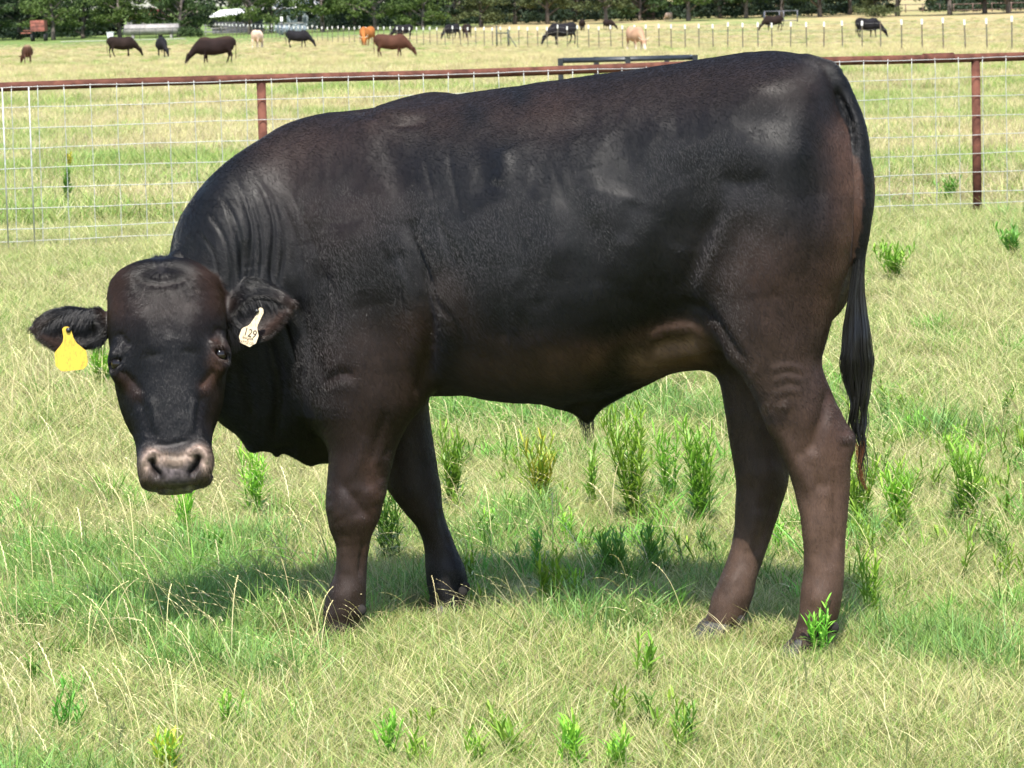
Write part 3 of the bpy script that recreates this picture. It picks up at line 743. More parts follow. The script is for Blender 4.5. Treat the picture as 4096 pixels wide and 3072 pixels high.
# hooves and dewclaws: two toes to a foot, each a blunt wedge
M_HOOF = simple_mat('hoof_horn', (.026, .025, .028), .6, noise=.35, scale=30, bump=.3, stretch=(1, 1, 4))
M_CLAW = simple_mat('dewclaw_horn', (.020, .016, .014), .95, noise=.3, scale=40, bump=.2)
def toe(p, fwd, side, L=.068, Wd=.045, Hh=.050):
    fwd = np.array([fwd[0], fwd[1], 0]); fwd /= np.linalg.norm(fwd); lat = np.array([-fwd[1], fwd[0], 0])
    vs = []; fs = []
    n = 14
    for k, (sc_, hz, off) in enumerate(((1.0, 0, 0), (.98, .012, -.004), (.82, .62 * 1, -.020), (.70, 1.0, -.032))):
        for a in np.linspace(0, 2 * math.pi, n, endpoint=False):
            x = math.cos(a); y = math.sin(a); f = L * (x * (1.05 if x > 0 else .55)) * sc_ + off; w = Wd * .5 * (np.sign(y) * abs(y) ** .8) * sc_ * (1 - .35 * max(x, 0) ** 2)
            z = Hh * hz * (1 - .25 * (1 - (x + 1) / 2) * (hz > .5))
            vs.append(p + fwd * f + lat * (w + side * Wd * .52) + np.array([0, 0, z]))
    for k in range(3):
        for j in range(n): a = k * n + j; b = k * n + (j + 1) % n; fs.append((a, b, b + n, a + n))
    fs.append(tuple(range(n - 1, -1, -1))); fs.append(tuple(3 * n + j for j in range(n)))
    return vs, fs
for (vx, vy, dpt, fw) in ((727, 1392, 9.72, (-1, -.1)), (962, 1337, 10.03, (-.9, -.5)), (1732, 1432, 9.255, (-1, -.1)), (1536, 1388, 9.57, (-1, .05))):
    p = atV(vx, vy, dpt); p[2] = 0.0
    for sd in (-1, 1):
        vs, fs = toe(p, fw, sd); mesh_obj('hoof', vs, fs, M_HOOF, bull, True)
for (vx, vy, dpt) in ((1604, 1341, 9.54), (1596, 1338, 9.60), (1010, 1268, 10.0), (1004, 1278, 9.97), (1806, 1356, 9.23), (1800, 1350, 9.29), (785, 1318, 9.69), (786, 1316, 9.75)):
    c = atV(vx - 4, vy, dpt); vs, fs = uvsphere(c, .0128, 12, 8, 1.0, .8, 1.25); mesh_obj('dewclaw', vs, fs, M_CLAW, bull)

# ---------------------------------------------------------------- ear tags
def plate(name, mp, pts, depth_pt, mat, th=.0022, tilt=(0, 0)):
    """flat plate hanging in front of the ear; pts in a measuring view mapped by mp"""
    n_ = -cF + cR * tilt[0] + cU * tilt[1]; n_ /= np.linalg.norm(n_)
    out = []
    for x, y in pts:
        d = ray(*mp(x, y)); t = ((depth_pt - CAM) @ n_) / (d @ n_); out.append(CAM + d * t)
    out = np.array(out); k = len(out); vs = list(out + n_ * th / 2) + list(out - n_ * th / 2)
    fs = [tuple(range(k)), tuple(range(2 * k - 1, k - 1, -1))] + [(i, i + k, (i + 1) % k + k, (i + 1) % k) for i in range(k)]
    return mesh_obj(name, vs, fs, mat, bull, False), n_
def tag_mat(name, c, dirt):
    m, nt, b = new_mat(name); tc = N(nt, 'ShaderNodeTexCoord'); mp = N(nt, 'ShaderNodeMapping'); mp.inputs['Scale'].default_value = (3, 3, 1)
    nz = N(nt, 'ShaderNodeTexNoise', Scale=55.0, Detail=8.0, Roughness=.75); rp = nt.nodes.new('ShaderNodeValToRGB')
    rp.color_ramp.elements[0].position = .36; rp.color_ramp.elements[0].color = (*dirt, 1); rp.color_ramp.elements[1].position = .47; rp.color_ramp.elements[1].color = (*c, 1)
    nt.links.new(tc.outputs['Object'], mp.inputs[0]); nt.links.new(mp.outputs[0], nz.inputs[0]); nt.links.new(nz.outputs[0], rp.inputs[0]); nt.links.new(rp.outputs[0], b.inputs['Base Color'])
    b.inputs['Roughness'].default_value = .45; return m
def cy(x, y): return 100 + x / 4.484, 1150 + y / 4.484
def cw(x, y): return 860 + x / 5.185, 1120 + y / 5.185
M_YT = tag_mat('yellow_plastic', (.56, .38, .035), (.30, .19, .03)); M_WT = tag_mat('cream_plastic', (.68, .55, .36), (.30, .20, .11))
M_STUD = simple_mat('stud_metal', (.05, .05, .05), .25, metal=.6, noise=.1); M_INK = simple_mat('tag_ink', (.035, .018, .014), .7, noise=.2)
yp = hp(230, 640, -.052); ty, ny = plate('ear_tag', cy, [(735, 700), (700, 708), (668, 745), (678, 820), (690, 890), (678, 975), (640, 1035), (537, 1162), (530, 1200), (550, 1400), (580, 1432), (650, 1500), (720, 1505), (1050, 1465), (1115, 1395), (1125, 1330), (1103, 1160), (1088, 1128), (930, 1000), (870, 905), (838, 800), (815, 730), (775, 702)], yp, M_YT)
ty['label'] = 'blank yellow ear tag'
wp = hp(1400, 560, -.062); tw, nw = plate('ear_tag', cw, [(940, 570), (905, 592), (885, 640), (865, 720), (800, 810), (730, 910), (690, 945), (590, 988), (552, 1020), (497, 1170), (530, 1300), (720, 1390), (850, 1310), (905, 1160), (880, 1040), (875, 980), (895, 920), (960, 780), (1005, 690), (1005, 620), (980, 580)], wp, M_WT)
tw['label'] = 'cream ear tag lettered 129'
def on_plane(mp, x, y, p0, n_, lift):
    d = ray(*mp(x, y)); t = ((p0 + n_ * lift - CAM) @ n_) / (d @ n_); return CAM + d * t
for mp, x, y, p0, n_, par, r in ((cy, 780, 765, yp, ny, ty, .0075), (cw, 868, 645, wp, nw, tw, .0065)):
    c = on_plane(mp, x, y, p0, n_, .002); vs, fs = uvsphere(c, r, 14, 8); s_ = mesh_obj('stud', vs, fs, M_STUD, par)
def lettering(text, x, y, hgt_px, ang, sx=1.0):
    cu = bpy.data.curves.new('lettering', 'FONT'); cu.body = text; cu.align_x = 'CENTER'; cu.align_y = 'CENTER'; cu.extrude = .0004; cu.offset = .0
    o = bpy.data.objects.new('lettering', cu); C.objects.link(o); cu.materials.append(M_INK)
    size = hgt_px / 5.185 * 9.5 / F_PX / .70
    c = on_plane(cw, x, y, wp, nw, .0016)
    z = nw; xx = cR - z * (cR @ z); xx /= np.linalg.norm(xx); yy = np.cross(z, xx)
    ca, sa = math.cos(ang), math.sin(ang); x2 = xx * ca + yy * sa; y2 = -xx * sa + yy * ca
    Mx = Matrix.Identity(4)
    for i in range(3): Mx[i][0] = x2[i] * size * sx; Mx[i][1] = y2[i] * size; Mx[i][2] = z[i]; Mx[i][3] = c[i]
    bpy.context.view_layer.update()
    me = bpy.data.meshes.new_from_object(o.evaluated_get(bpy.context.evaluated_depsgraph_get())); me.transform(Mx)
    bpy.data.objects.remove(o); me.materials.clear(); me.materials.append(M_INK)
    o = bpy.data.objects.new('lettering', me); C.objects.link(o); o.parent = tw
    return o
lettering('129', 728, 1108, 168, math.radians(-16), .78)
lettering('WALKER', 678, 1212, 52, math.radians(-12), .82)
lettering('CATTLE CO', 645, 1300, 58, math.radians(-12), .72)

# ---------------------------------------------------------------- hair
def hair_mat(name, col=None, rough=.32, spec=.5):
    m, nt, b = new_mat(name)
    if col is None:
        a = N(nt, 'ShaderNodeAttribute', _attribute_name='Col'); nt.links.new(a.outputs['Color'], b.inputs['Base Color'])
    else:
        hi = nt.nodes.new('ShaderNodeHairInfo'); rp = nt.nodes.new('ShaderNodeValToRGB')
        rp.color_ramp.elements[0].color = (*[c * .6 for c in col], 1); rp.color_ramp.elements[1].color = (*[c * 1.6 for c in col], 1)
        nt.links.new(hi.outputs['Random'], rp.inputs[0]); nt.links.new(rp.outputs[0], b.inputs['Base Color'])
    b.inputs['Roughness'].default_value = rough; b.inputs['Specular IOR Level'].default_value = spec
    return m
def curves_obj(name, P, rad, mat, parent=None, col=None):
    """P (n,k,3) world points, rad (k,) or (n,k)"""
    n, k, _ = P.shape
    cd = bpy.data.hair_curves.new(name); cd.add_curves([k] * n)
    off = np.array(parent.location) if parent is not None else np.zeros(3)
    cd.attributes['position'].data.foreach_set('vector', P.astype(np.float32).ravel())
    ra = cd.attributes.get('radius') or cd.attributes.new('radius', 'FLOAT', 'POINT')
    ra.data.foreach_set('value', np.broadcast_to(rad, (n, k)).astype(np.float32).ravel())
    if col is not None:
        a = cd.attributes.new('Col', 'FLOAT_COLOR', 'CURVE'); cc = np.ones((n, 4), np.float32); cc[:, :3] = col; a.data.foreach_set('color', cc.ravel())
    cd.materials.append(mat)
    o = bpy.data.objects.new(name, cd); C.objects.link(o)
    if parent is not None:
        o.parent = parent; o.matrix_parent_inverse = Matrix.Translation(parent.location).inverted()
    return o
M_FUR = hair_mat('short_coat', None, .28, .42)
NF = 420000
cen = V[Q].mean(1); fn_ = np.cross(V[Q[:, 2]] - V[Q[:, 0]], V[Q[:, 3]] - V[Q[:, 1]]); ar = np.linalg.norm(fn_, axis=1) / 2; fn_ /= (2 * ar[:, None] + 1e-12)
tcv = CAM - cen; tcv /= np.linalg.norm(tcv, axis=1)[:, None]; fac = (fn_ * tcv).sum(1)
skf = skin[Q].mean(1); hf = headness[Q].mean(1)
wgt = ar * np.clip((fac + .45) / .3, 0, 1) * (1 - skf) * (1 + hf * 1.2); wgt[cen[:, 2] < .07] = 0
pick = rng.choice(len(Q), NF, p=wgt / wgt.sum())
uv = rng.random((NF, 2)); q = Q[pick]
root = ((V[q[:, 0]] * (1 - uv[:, :1]) + V[q[:, 1]] * uv[:, :1]) * (1 - uv[:, 1:]) + (V[q[:, 3]] * (1 - uv[:, :1]) + V[q[:, 2]] * uv[:, :1]) * uv[:, 1:])
rn = NV[q[:, 0]]; rc = col[q[:, 0]]; rh = hf[pick] > .5; re = isear[q[:, 0]]
rvx, rvy = proj(root); rvx /= VS; rvy /= VS
flow = np.zeros((NF, 3)); flow += -U_ * .55 + np.array([0, 0, -.85])
top = np.clip((rn[:, 2] - .3) / .5, 0, 1)[:, None]; flow = flow * (1 - top) + (-U_ - .1 * Z_) * top
leg = (root[:, 2] < .62) & ~rh; flow[leg] = np.array([.05, 0, -1])
nk = (rvx < 640) & ~rh; flow[nk] = np.array([.75, .1, -.65])
# face hair runs out and down from the swirl on the poll
sw = hp(850, 215, 0); dv = root - sw; flow[rh] = dv[rh] / (np.linalg.norm(dv[rh], axis=1)[:, None] + 1e-6) * .5 + np.array([0, 0, -.55])
flow[rh & (rvy < w4(0, 300)[1])] += np.array([0, 0, .35])
flow[re] = np.where(root[re][:, :1] < -1.05, -1, 1) * HS + np.array([0, 0, -.5])
flow += vnoise(root, 9, 21)[:, None] * np.array([.22, .15, .1]) + vnoise(root, 30, 22)[:, None] * np.array([.025, .02, .02])
flow += rng.normal(0, .07, (NF, 3))
flow -= rn * (flow * rn).sum(1)[:, None]; flow /= np.linalg.norm(flow, axis=1)[:, None] + 1e-9
ln = rng.uniform(.007, .013, NF); ln[rh] *= 1.35; ln[re] *= 1.3; ln[(root[:, 2] < .5)] *= .8
pol = rh & ~re & (rvy < w4(0, 330)[1]); ln[pol] *= 1.7
und = (rn[:, 2] < -.3) & ~leg & ~rh; ln[und] *= 1.6
lift = rng.uniform(.03, .11, NF)
Pf = np.stack([root - rn * .0008, root + flow * (ln * .5)[:, None] + rn * (ln * lift)[:, None], root + flow * ln[:, None] + rn * (ln * lift * 1.15)[:, None]], 1)
curves_obj('coat_hair', Pf, np.array([.00025, .00020, .00004]), M_FUR, bull, np.clip(rc * rng.uniform(.75, 1.35, (NF, 1)), 0, 1))

def strands(n, start, path, spread0, spread1, rad, name, mat, k=14, curl=.0, lens=(.6, 1.0), col=None):
    """n strands following path (list of points) with jittered start and fan"""
    p = np.array(path); L = np.r_[0, np.cumsum(np.linalg.norm(np.diff(p, axis=0), axis=1))]; L /= L[-1]
    _, cp = catmull(L, p, 60); out = np.zeros((n, k, 3))
    for i in range(n):
        s0 = rng.uniform(*start); s1 = min(1.0, s0 + rng.uniform(*lens) * (1 - s0)); t = np.linspace(s0, s1, k)
        c = np.stack([np.interp(t, np.linspace(0, 1, 60), cp[:, j]) for j in range(3)], 1)
        a = rng.uniform(0, 2 * math.pi); r = math.sqrt(rng.random()); u = (t - s0) / max(1e-6, 1 - s0)
        sp = np.interp(t, np.linspace(0, 1, len(spread0)), spread0) * r
        ph = rng.uniform(0, 6.28)
        c[:, 0] += sp * math.cos(a) + curl * np.sin(t * 26 + ph * .3) * t; c[:, 1] += sp * math.sin(a) * .8 + curl * np.cos(t * 22 + ph * .3) * t
        c += np.cumsum(rng.normal(0, .0006, (k, 3)), 0)
        out[i] = c
    r = np.linspace(1, .25, k) * rad
    return curves_obj(name, out, r, mat, bull, col)
M_TH = hair_mat('tail_hair', (.006, .0055, .006), .28, .6)
tp = [atV(x, y, 9.355) for x, y in ((1859, 540), (1853, 600), (1850, 660), (1850, 720), (1852, 780), (1851, 830), (1854, 880), (1853, 920), (1858, 960), (1861, 1000), (1860, 1030), (1868, 1062))]
def locks(name, n, path, prof, nl, rad, mat, seed, amp, lo_hi=(.62, 1.0)):
    r = np.random.default_rng(seed); p = np.array(path); L = np.r_[0, np.cumsum(np.linalg.norm(np.diff(p, axis=0), axis=1))]; L /= L[-1]; _, cp = catmull(L, p, 60); g = np.linspace(0, 1, 60); k = 26; out = []
    for j in range(nl):
        a = r.uniform(0, 6.28); q = math.sqrt(r.uniform(.05, 1)); end = r.uniform(*lo_hi); ph = r.uniform(0, 6.28); fr = r.uniform(16, 30); lw = r.uniform(.18, .34)
        for i in range(n // nl):
            s0 = r.uniform(0, .22); s1 = min(1, end + r.normal(0, .03)); t = np.linspace(s0, max(s0 + .2, s1), k).clip(0, 1)
            c = np.stack([np.interp(t, g, cp[:, m]) for m in range(3)], 1); w = np.interp(t, np.linspace(0, 1, len(prof)), prof)
            f = (t - s0) / (t[-1] - s0); a2 = r.uniform(0, 6.28); q2 = math.sqrt(r.random()) * lw * (1 - .75 * f ** 2)
            c[:, 0] += w * (q * math.cos(a) + q2 * math.cos(a2)) + amp * np.sin(t * fr + ph) * t ** 1.5; c[:, 1] += w * .8 * (q * math.sin(a) + q2 * math.sin(a2)) + amp * .7 * np.cos(t * fr + ph) * t ** 1.5
            if r.random() < .06: c[:, 0] += r.normal(0, .014) * f ** 2
            out.append(c)
    return curves_obj(name, np.array(out), np.linspace(1, .3, k) * rad, mat, bull)
locks('tail_switch', 1500, tp, [.012, .014, .018, .024, .034, .040, .030, .022, .018, .012, .008, .004], 30, .0007, M_TH, 3, .0095, (.45, 1.0))
M_TR = hair_mat('tail_tip_hair', (.10, .035, .012), .35, .5)
strands(45, (.78, .86), tp, [0, 0, 0, 0, 0, 0, 0, .01, .014, .012, .008, .004], 0, .0006, 'tail_tip', M_TR, 14, .006, (.9, 1.0))
M_BH = hair_mat('black_hair', (.007, .006, .006), .35, .5)
sp_ = [atV(x, y, 9.77) for x, y in ((1262, 895), (1266, 915), (1270, 935), (1273, 962))]
strands(75, (0, .2), sp_, [.026, .022, .016, .008], 0, .0007, 'sheath_tuft', M_BH, 8, .003, (.25, 1.0))
def tuft(name, roots, dirs, ln, rad, mat, droop=.3, k=6):
    n = len(roots); out = np.zeros((n, k, 3))
    for j in range(k):
        t = j / (k - 1); out[:, j] = roots + dirs * (ln * t)[:, None] + np.array([0, 0, -1]) * (ln * droop * t * t)[:, None]
    return curves_obj(name, out, np.linspace(1, .2, k) * rad, mat, bull)
# fringe inside and over the ears
for e, sgn, rows_ in ((ear_l, -1, [(440, 455), (380, 448), (300, 450), (220, 468), (150, 500)]), (ear_r, 1, [(1290, 385), (1350, 345), (1420, 330), (1500, 335), (1560, 350)])):
    rr = np.array(rows_, float); n = 900; t = rng.random(n) * (len(rr) - 1); i = t.astype(int).clip(0, len(rr) - 2); f = (t - i)[:, None]
    xy = rr[i] * (1 - f) + rr[i + 1] * f + rng.normal(0, 14, (n, 2)); R_ = np.array([hp(x, y + 12, -.088 - .012 * sgn) for x, y in xy])
    dr = HS * sgn * .5 + np.array([0, 0, -.75]) + HN * .25; dr = dr + rng.normal(0, .22, (n, 3)); dr /= np.linalg.norm(dr, axis=1)[:, None]
    tuft('ear_fringe', R_, dr, rng.uniform(.020, .045, n), .0006, M_BH)
    n = 160; b0 = (480, 600) if sgn < 0 else (1290, 560)
    R_ = np.array([hp(b0[0] + rng.normal(0, 22) , b0[1] + rng.normal(0, 30), -.095) for _ in range(n)]); dr = np.array([0, 0, -1.0]) + HS * sgn * .2 + rng.normal(0, .2, (n, 3)); dr /= np.linalg.norm(dr, axis=1)[:, None]
    tuft('ear_fringe', R_, dr, rng.uniform(.02, .045, n), .0004, M_BH)
    for edge, dz in ((1, .85), (2, -.7)):
        src = {(-1, 1): [(490, 425), (400, 428), (300, 419), (200, 438), (110, 493), (84, 530)], (-1, 2): [(440, 662), (350, 676), (250, 690), (150, 645), (84, 560)], (1, 1): [(1270, 362), (1350, 318), (1450, 296), (1550, 311), (1634, 368)], (1, 2): [(1350, 618), (1430, 624), (1500, 588), (1600, 485), (1634, 400)]}[(sgn, edge)]
        rr = np.array(src, float); n = 420; t = rng.random(n) * (len(rr) - 1); i = t.astype(int).clip(0, len(rr) - 2); f = (t - i)[:, None]; xy = rr[i] * (1 - f) + rr[i + 1] * f; xy[:, 1] += rng.uniform(0, 14, n) * (1 if edge == 1 else -1)
        R_ = np.array([hp(x, y, -.10) for x, y in xy]); dr = HS * sgn * .8 + np.array([0, 0, dz]) + rng.normal(0, .25, (n, 3)); dr /= np.linalg.norm(dr, axis=1)[:, None]
        tuft('ear_fringe', R_, dr, rng.uniform(.007, .016, n), .0004, M_BH, .1)
# poll swirl, eyelashes, whiskers, crest of the neck
n = 900; a = rng.uniform(0, 2 * math.pi, n); r = rng.uniform(.0, 1, n) ** .6
R_ = np.array([hp(855 + 150 * r[i] * math.cos(a[i]), 215 + 62 * r[i] * math.sin(a[i]), -.005 - .02 * (r[i] * math.sin(a[i]) < -.3)) for i in range(n)])
dr = HS * np.cos(a)[:, None] * .9 + HL * (np.sin(a)[:, None] * .5 + .35) + HN * .25 + rng.normal(0, .12, (n, 3)); dr /= np.linalg.norm(dr, axis=1)[:, None]
M_PH = hair_mat('poll_hair', (.014, .010, .008), .4, .5)
tuft('poll_tuft', R_, dr, rng.uniform(.014, .026, n), .0004, M_PH, .2)
for c, s in ((EYE_L, -1), (EYE_R, 1)):
    n = 40; f = np.linspace(-1, 1, n)[:, None]; R_ = c + HS * f * .018 - HL * (.013 - .006 * f * f) + HN * .004; dr = HS * s * .7 + HN * .7 + HL * .25 + HS * f * .3 + rng.normal(0, .08, (n, 3)); dr /= np.linalg.norm(dr, axis=1)[:, None]
    tuft('eyelashes', R_, dr, rng.uniform(.012, .024, n), .0004, M_BH, .3)
n = 46; xs = rng.uniform(560, 1750, n); R_ = np.array([hp((c9(x, 1040)[0] - 80) * 1.508, (c9(x, 1050)[1] - 950) * 1.508, -.012) for x in xs]); dr = np.array([0, -.2, -1.0]) + HS * ((xs - 1130) / 900)[:, None] + rng.normal(0, .25, (n, 3)); dr /= np.linalg.norm(dr, axis=1)[:, None]
tuft('whiskers', R_, dr, rng.uniform(.012, .04, n), .0003, M_BH, .1)
print('bull done', round(time.time() - T0, 1))
# ================================================================== ground, woodland floor, far track
def ground_material():
    m, nt, b = new_mat('pasture'); tc = N(nt, 'ShaderNodeTexCoord'); L = nt.links.new
    def noise(scale, st, det=5.0, rough=.6, off=0.0):
        mp = N(nt, 'ShaderNodeMapping'); mp.inputs['Scale'].default_value = st; mp.inputs['Location'].default_value = (off, off, 0)
        L(tc.outputs['Object'], mp.inputs[0]); n = N(nt, 'ShaderNodeTexNoise', Scale=scale, Detail=det, Roughness=rough); L(mp.outputs[0], n.inputs['Vector']); return n
    sep = nt.nodes.new('ShaderNodeSeparateXYZ'); L(tc.outputs['Object'], sep.inputs[0])
    def ramp(src, stops):
        r = nt.nodes.new('ShaderNodeValToRGB'); el = r.color_ramp.elements
        el[0].position, el[0].color = stops[0][0], (*stops[0][1], 1); el[1].position, el[1].color = stops[-1][0], (*stops[-1][1], 1)
        for p, c in stops[1:-1]: e = el.new(p); e.color = (*c, 1)
        L(src, r.inputs[0]); return r
    STRAW = (.41, .32, .165); STRAW2 = (.34, .30, .14); GREEN = (.15, .21, .06); SOIL = (.13, .105, .06)
    big = noise(.055, (1, .35, 1), 6, .62, 3.0); mid = noise(.42, (1, .28, 1), 6, .7, 9.0); fine = noise(9, (1, .5, 1), 6, .75)
    a = N(nt, 'ShaderNodeMath', _operation='ADD'); L(big.outputs[0], a.inputs[0]); L(mid.outputs[0], a.inputs[1])
    h = N(nt, 'ShaderNodeMath', _operation='MULTIPLY'); L(a.outputs[0], h.inputs[0]); h.inputs[1].default_value = .5
    # greener nearer the camera and along the foot of the trees on the left, straw-dry across the middle of the field
    dry = N(nt, 'ShaderNodeMapRange'); dry.inputs['From Min'].default_value = 35; dry.inputs['From Max'].default_value = 150; dry.inputs['To Min'].default_value = -.02; dry.inputs['To Max'].default_value = .035; L(sep.outputs['Y'], dry.inputs['Value'])
    grn = N(nt, 'ShaderNodeMapRange'); grn.inputs['From Min'].default_value = 330; grn.inputs['From Max'].default_value = 385; grn.inputs['To Min'].default_value = 0; grn.inputs['To Max'].default_value = 1; L(sep.outputs['Y'], grn.inputs['Value'])
    lft = N(nt, 'ShaderNodeMapRange'); lft.inputs['From Min'].default_value = -2; lft.inputs['From Max'].default_value = -22; lft.inputs['To Min'].default_value = 0; lft.inputs['To Max'].default_value = -.24; L(sep.outputs['X'], lft.inputs['Value'])
    gl = N(nt, 'ShaderNodeMath', _operation='MULTIPLY'); L(grn.outputs[0], gl.inputs[0]); L(lft.outputs[0], gl.inputs[1])
    s1 = N(nt, 'ShaderNodeMath', _operation='ADD'); L(h.outputs[0], s1.inputs[0]); L(dry.outputs[0], s1.inputs[1])
    s2 = N(nt, 'ShaderNodeMath', _operation='ADD'); L(s1.outputs[0], s2.inputs[0]); L(gl.outputs[0], s2.inputs[1])
    c = ramp(s2.outputs[0], [(.40, GREEN), (.465, (.24, .27, .10)), (.51, STRAW2), (.58, STRAW)])
    f = ramp(fine.outputs[0], [(.3, (.45, .45, .45)), (.7, (1.25, 1.25, 1.2))])
    mx = N(nt, 'ShaderNodeMixRGB', _blend_type='MULTIPLY', Fac=.75); L(c.outputs[0], mx.inputs[1]); L(f.outputs[0], mx.inputs[2])
    # under the real grass near the camera the sheet is thatch and soil
    nr = N(nt, 'ShaderNodeMapRange'); nr.inputs['From Min'].default_value = 22; nr.inputs['From Max'].default_value = 60; L(sep.outputs['Y'], nr.inputs['Value'])
    th = ramp(fine.outputs[0], [(.35, (.075, .095, .03)), (.65, (.25, .26, .095))])
    m2 = N(nt, 'ShaderNodeMixRGB'); L(nr.outputs[0], m2.inputs[0]); L(th.outputs[0], m2.inputs[1]); L(mx.outputs[0], m2.inputs[2])
    L(m2.outputs[0], b.inputs['Base Color']); b.inputs['Roughness'].default_value = .9; b.inputs['Specular IOR Level'].default_value = .15
    bp = N(nt, 'ShaderNodeBump', Strength=.6, Distance=.06); L(fine.outputs[0], bp.inputs['Height']); L(bp.outputs[0], b.inputs['Normal'])
    return m
xs = np.r_[np.linspace(-900, -120, 14), np.linspace(-100, 100, 41), np.linspace(120, 900, 14)]
ys = np.r_[np.linspace(-60, 180, 25), np.linspace(190, 520, 67), np.linspace(560, 1900, 24)]
GX, GY = np.meshgrid(xs, ys, indexing='ij'); GZ = ground_z(GX, GY)
vg = np.stack([GX.ravel(), GY.ravel(), GZ.ravel()], 1); nyy = len(ys)
ii, jj = np.meshgrid(np.arange(len(xs) - 1), np.arange(nyy - 1), indexing='ij'); a_ = (ii * nyy + jj).ravel()
gq = np.stack([a_, a_ + nyy, a_ + nyy + 1, a_ + 1], 1)
ground = mesh_obj('ground', vg, gq, ground_material()); tag(ground, kind='structure')

# ------------------------------------------------------------------ blades and tufts
def grass_mat(name, transl=.3, rough=.5):
    m, nt, b = new_mat(name); L = nt.links.new
    at_ = N(nt, 'ShaderNodeAttribute', _attribute_name='Col'); oi = nt.nodes.new('ShaderNodeObjectInfo')
    hs = nt.nodes.new('ShaderNodeHueSaturation')
    mr = N(nt, 'ShaderNodeMapRange'); mr.inputs['To Min'].default_value = .72; mr.inputs['To Max'].default_value = 1.25; L(oi.outputs['Random'], mr.inputs['Value'])
    mh = N(nt, 'ShaderNodeMapRange'); mh.inputs['To Min'].default_value = .485; mh.inputs['To Max'].default_value = .515; L(oi.outputs['Random'], mh.inputs['Value'])
    L(at_.outputs['Color'], hs.inputs['Color']); L(mr.outputs[0], hs.inputs['Value']); L(mh.outputs[0], hs.inputs['Hue'])
    L(hs.outputs[0], b.inputs['Base Color']); b.inputs['Roughness'].default_value = rough; b.inputs['Specular IOR Level'].default_value = .35
    tr = nt.nodes.new('ShaderNodeBsdfTranslucent'); L(hs.outputs[0], tr.inputs[0])
    mix = N(nt, 'ShaderNodeMixShader', Fac=transl); L(b.outputs[0], mix.inputs[1]); L(tr.outputs[0], mix.inputs[2]); L(mix.outputs[0], nt.nodes['Material Output'].inputs['Surface'])
    return m
M_GRASS = grass_mat('grass_blades')
def blades(n, R, hmin, hmax, wid, lean, curve, cols, seg=3, rad_pow=.5, wind=(-.15, 0), tipfade=None):
    """returns verts, quads, colours for n ribbons"""
    V_, Q_, C_ = [], [], []
    cols = np.array(cols, float)
    for i in range(n):
        r = R * rng.random() ** rad_pow; a = rng.uniform(0, 6.283); bx, by = r * math.cos(a), r * math.sin(a)
        h = rng.uniform(hmin, hmax); az = rng.uniform(0, 6.283); ln = abs(rng.normal(0, lean)); cv = abs(rng.normal(0, curve))
        dx, dy = math.cos(az), math.sin(az); fa = rng.uniform(0, 3.1416); wx, wy = math.cos(fa) * wid * rng.uniform(.6, 1.25) / 2, math.sin(fa) * wid * rng.uniform(.6, 1.25) / 2
        c = cols[rng.integers(len(cols))] * rng.uniform(.75, 1.25); b = len(V_)
        for k in range(seg + 1):
            t = k / seg; off = h * (ln * t + cv * t * t); z = h * t * (1 - .35 * cv * t); w = (1 - t ** 1.6) * .92 + .08
            x = bx + dx * off + wind[0] * h * t * t; y = by + dy * off + wind[1] * h * t * t
            V_ += [(x - wx * w, y - wy * w, z), (x + wx * w, y + wy * w, z)]
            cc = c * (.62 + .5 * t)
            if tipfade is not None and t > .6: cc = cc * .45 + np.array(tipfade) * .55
            C_ += [cc, cc]
            if k: Q_.append((b + 2 * k - 2, b + 2 * k - 1, b + 2 * k + 1, b + 2 * k))
    return V_, Q_, C_
def join(lst):
    V_, Q_, C_ = [], [], []
    for v, q, c in lst: b = len(V_); V_ += v; Q_ += [tuple(x + b for x in f) for f in q]; C_ += c
    return V_, Q_, C_
def seedstem(h, az, bend, col, headlen=.10, headw=.0030, wid=.0016):
    V_, Q_, C_ = [], [], []; n = 9; dx, dy = math.cos(az), math.sin(az); P = []
    for k in range(n + 1):
        t = k / n; P.append(np.array([dx * h * bend * t ** 2.0, dy * h * bend * t ** 2.0, h * t * (1 - .45 * bend * t * t)]))
    for u, w in (((-dy, dx), wid), ((dx * .6, dy * .6), wid)):
        b = len(V_)
        for k, p in enumerate(P):
            V_ += [p - np.array([u[0], u[1], .3]) * w / 2, p + np.array([u[0], u[1], .3]) * w / 2]; c = np.array(col) * (.7 + .4 * k / n); C_ += [c, c]
            if k: Q_.append((b + 2 * k - 2, b + 2 * k - 1, b + 2 * k + 1, b + 2 * k))
    # spikelets along the last part
    m = max(6, int(headlen / .009)); L0 = 1 - headlen / h
    for j in range(m):
        t = L0 + (1 - L0) * j / m; x = t * n; k = min(int(x), n - 1); p = P[k] + (P[k + 1] - P[k]) * (x - k); d = P[k + 1] - P[k]; d = d / np.linalg.norm(d)
        s = -1 if j % 2 else 1; sd = np.array([-dy, dx, 0]) * s; tip = p + d * .014 + sd * headw * .6; mid = p + d * .006 + sd * headw * .75 + np.array([0, 0, .0008])
        b = len(V_); V_ += [p, p + d * .004 - sd * .0008, tip, mid]; Q_.append((b, b + 1, b + 2, b + 3)); c = np.array(col) * rng.uniform(1.0, 1.3); C_ += [c] * 4
    return V_, Q_, C_
G1 = [(.20, .33, .060), (.24, .37, .075), (.17, .30, .065), (.29, .39, .09)]
G2 = [(.17, .33, .085), (.20, .36, .095), (.23, .38, .09)]
GY_ = [(.36, .40, .12), (.31, .38, .12), (.43, .44, .16)]
T1 = [(.56, .50, .24), (.62, .55, .28), (.50, .43, .19), (.64, .58, .33)]
T2 = [(.40, .30, .18), (.48, .37, .24), (.55, .43, .30)]
lib = bpy.data.collections.new('tuft_library')
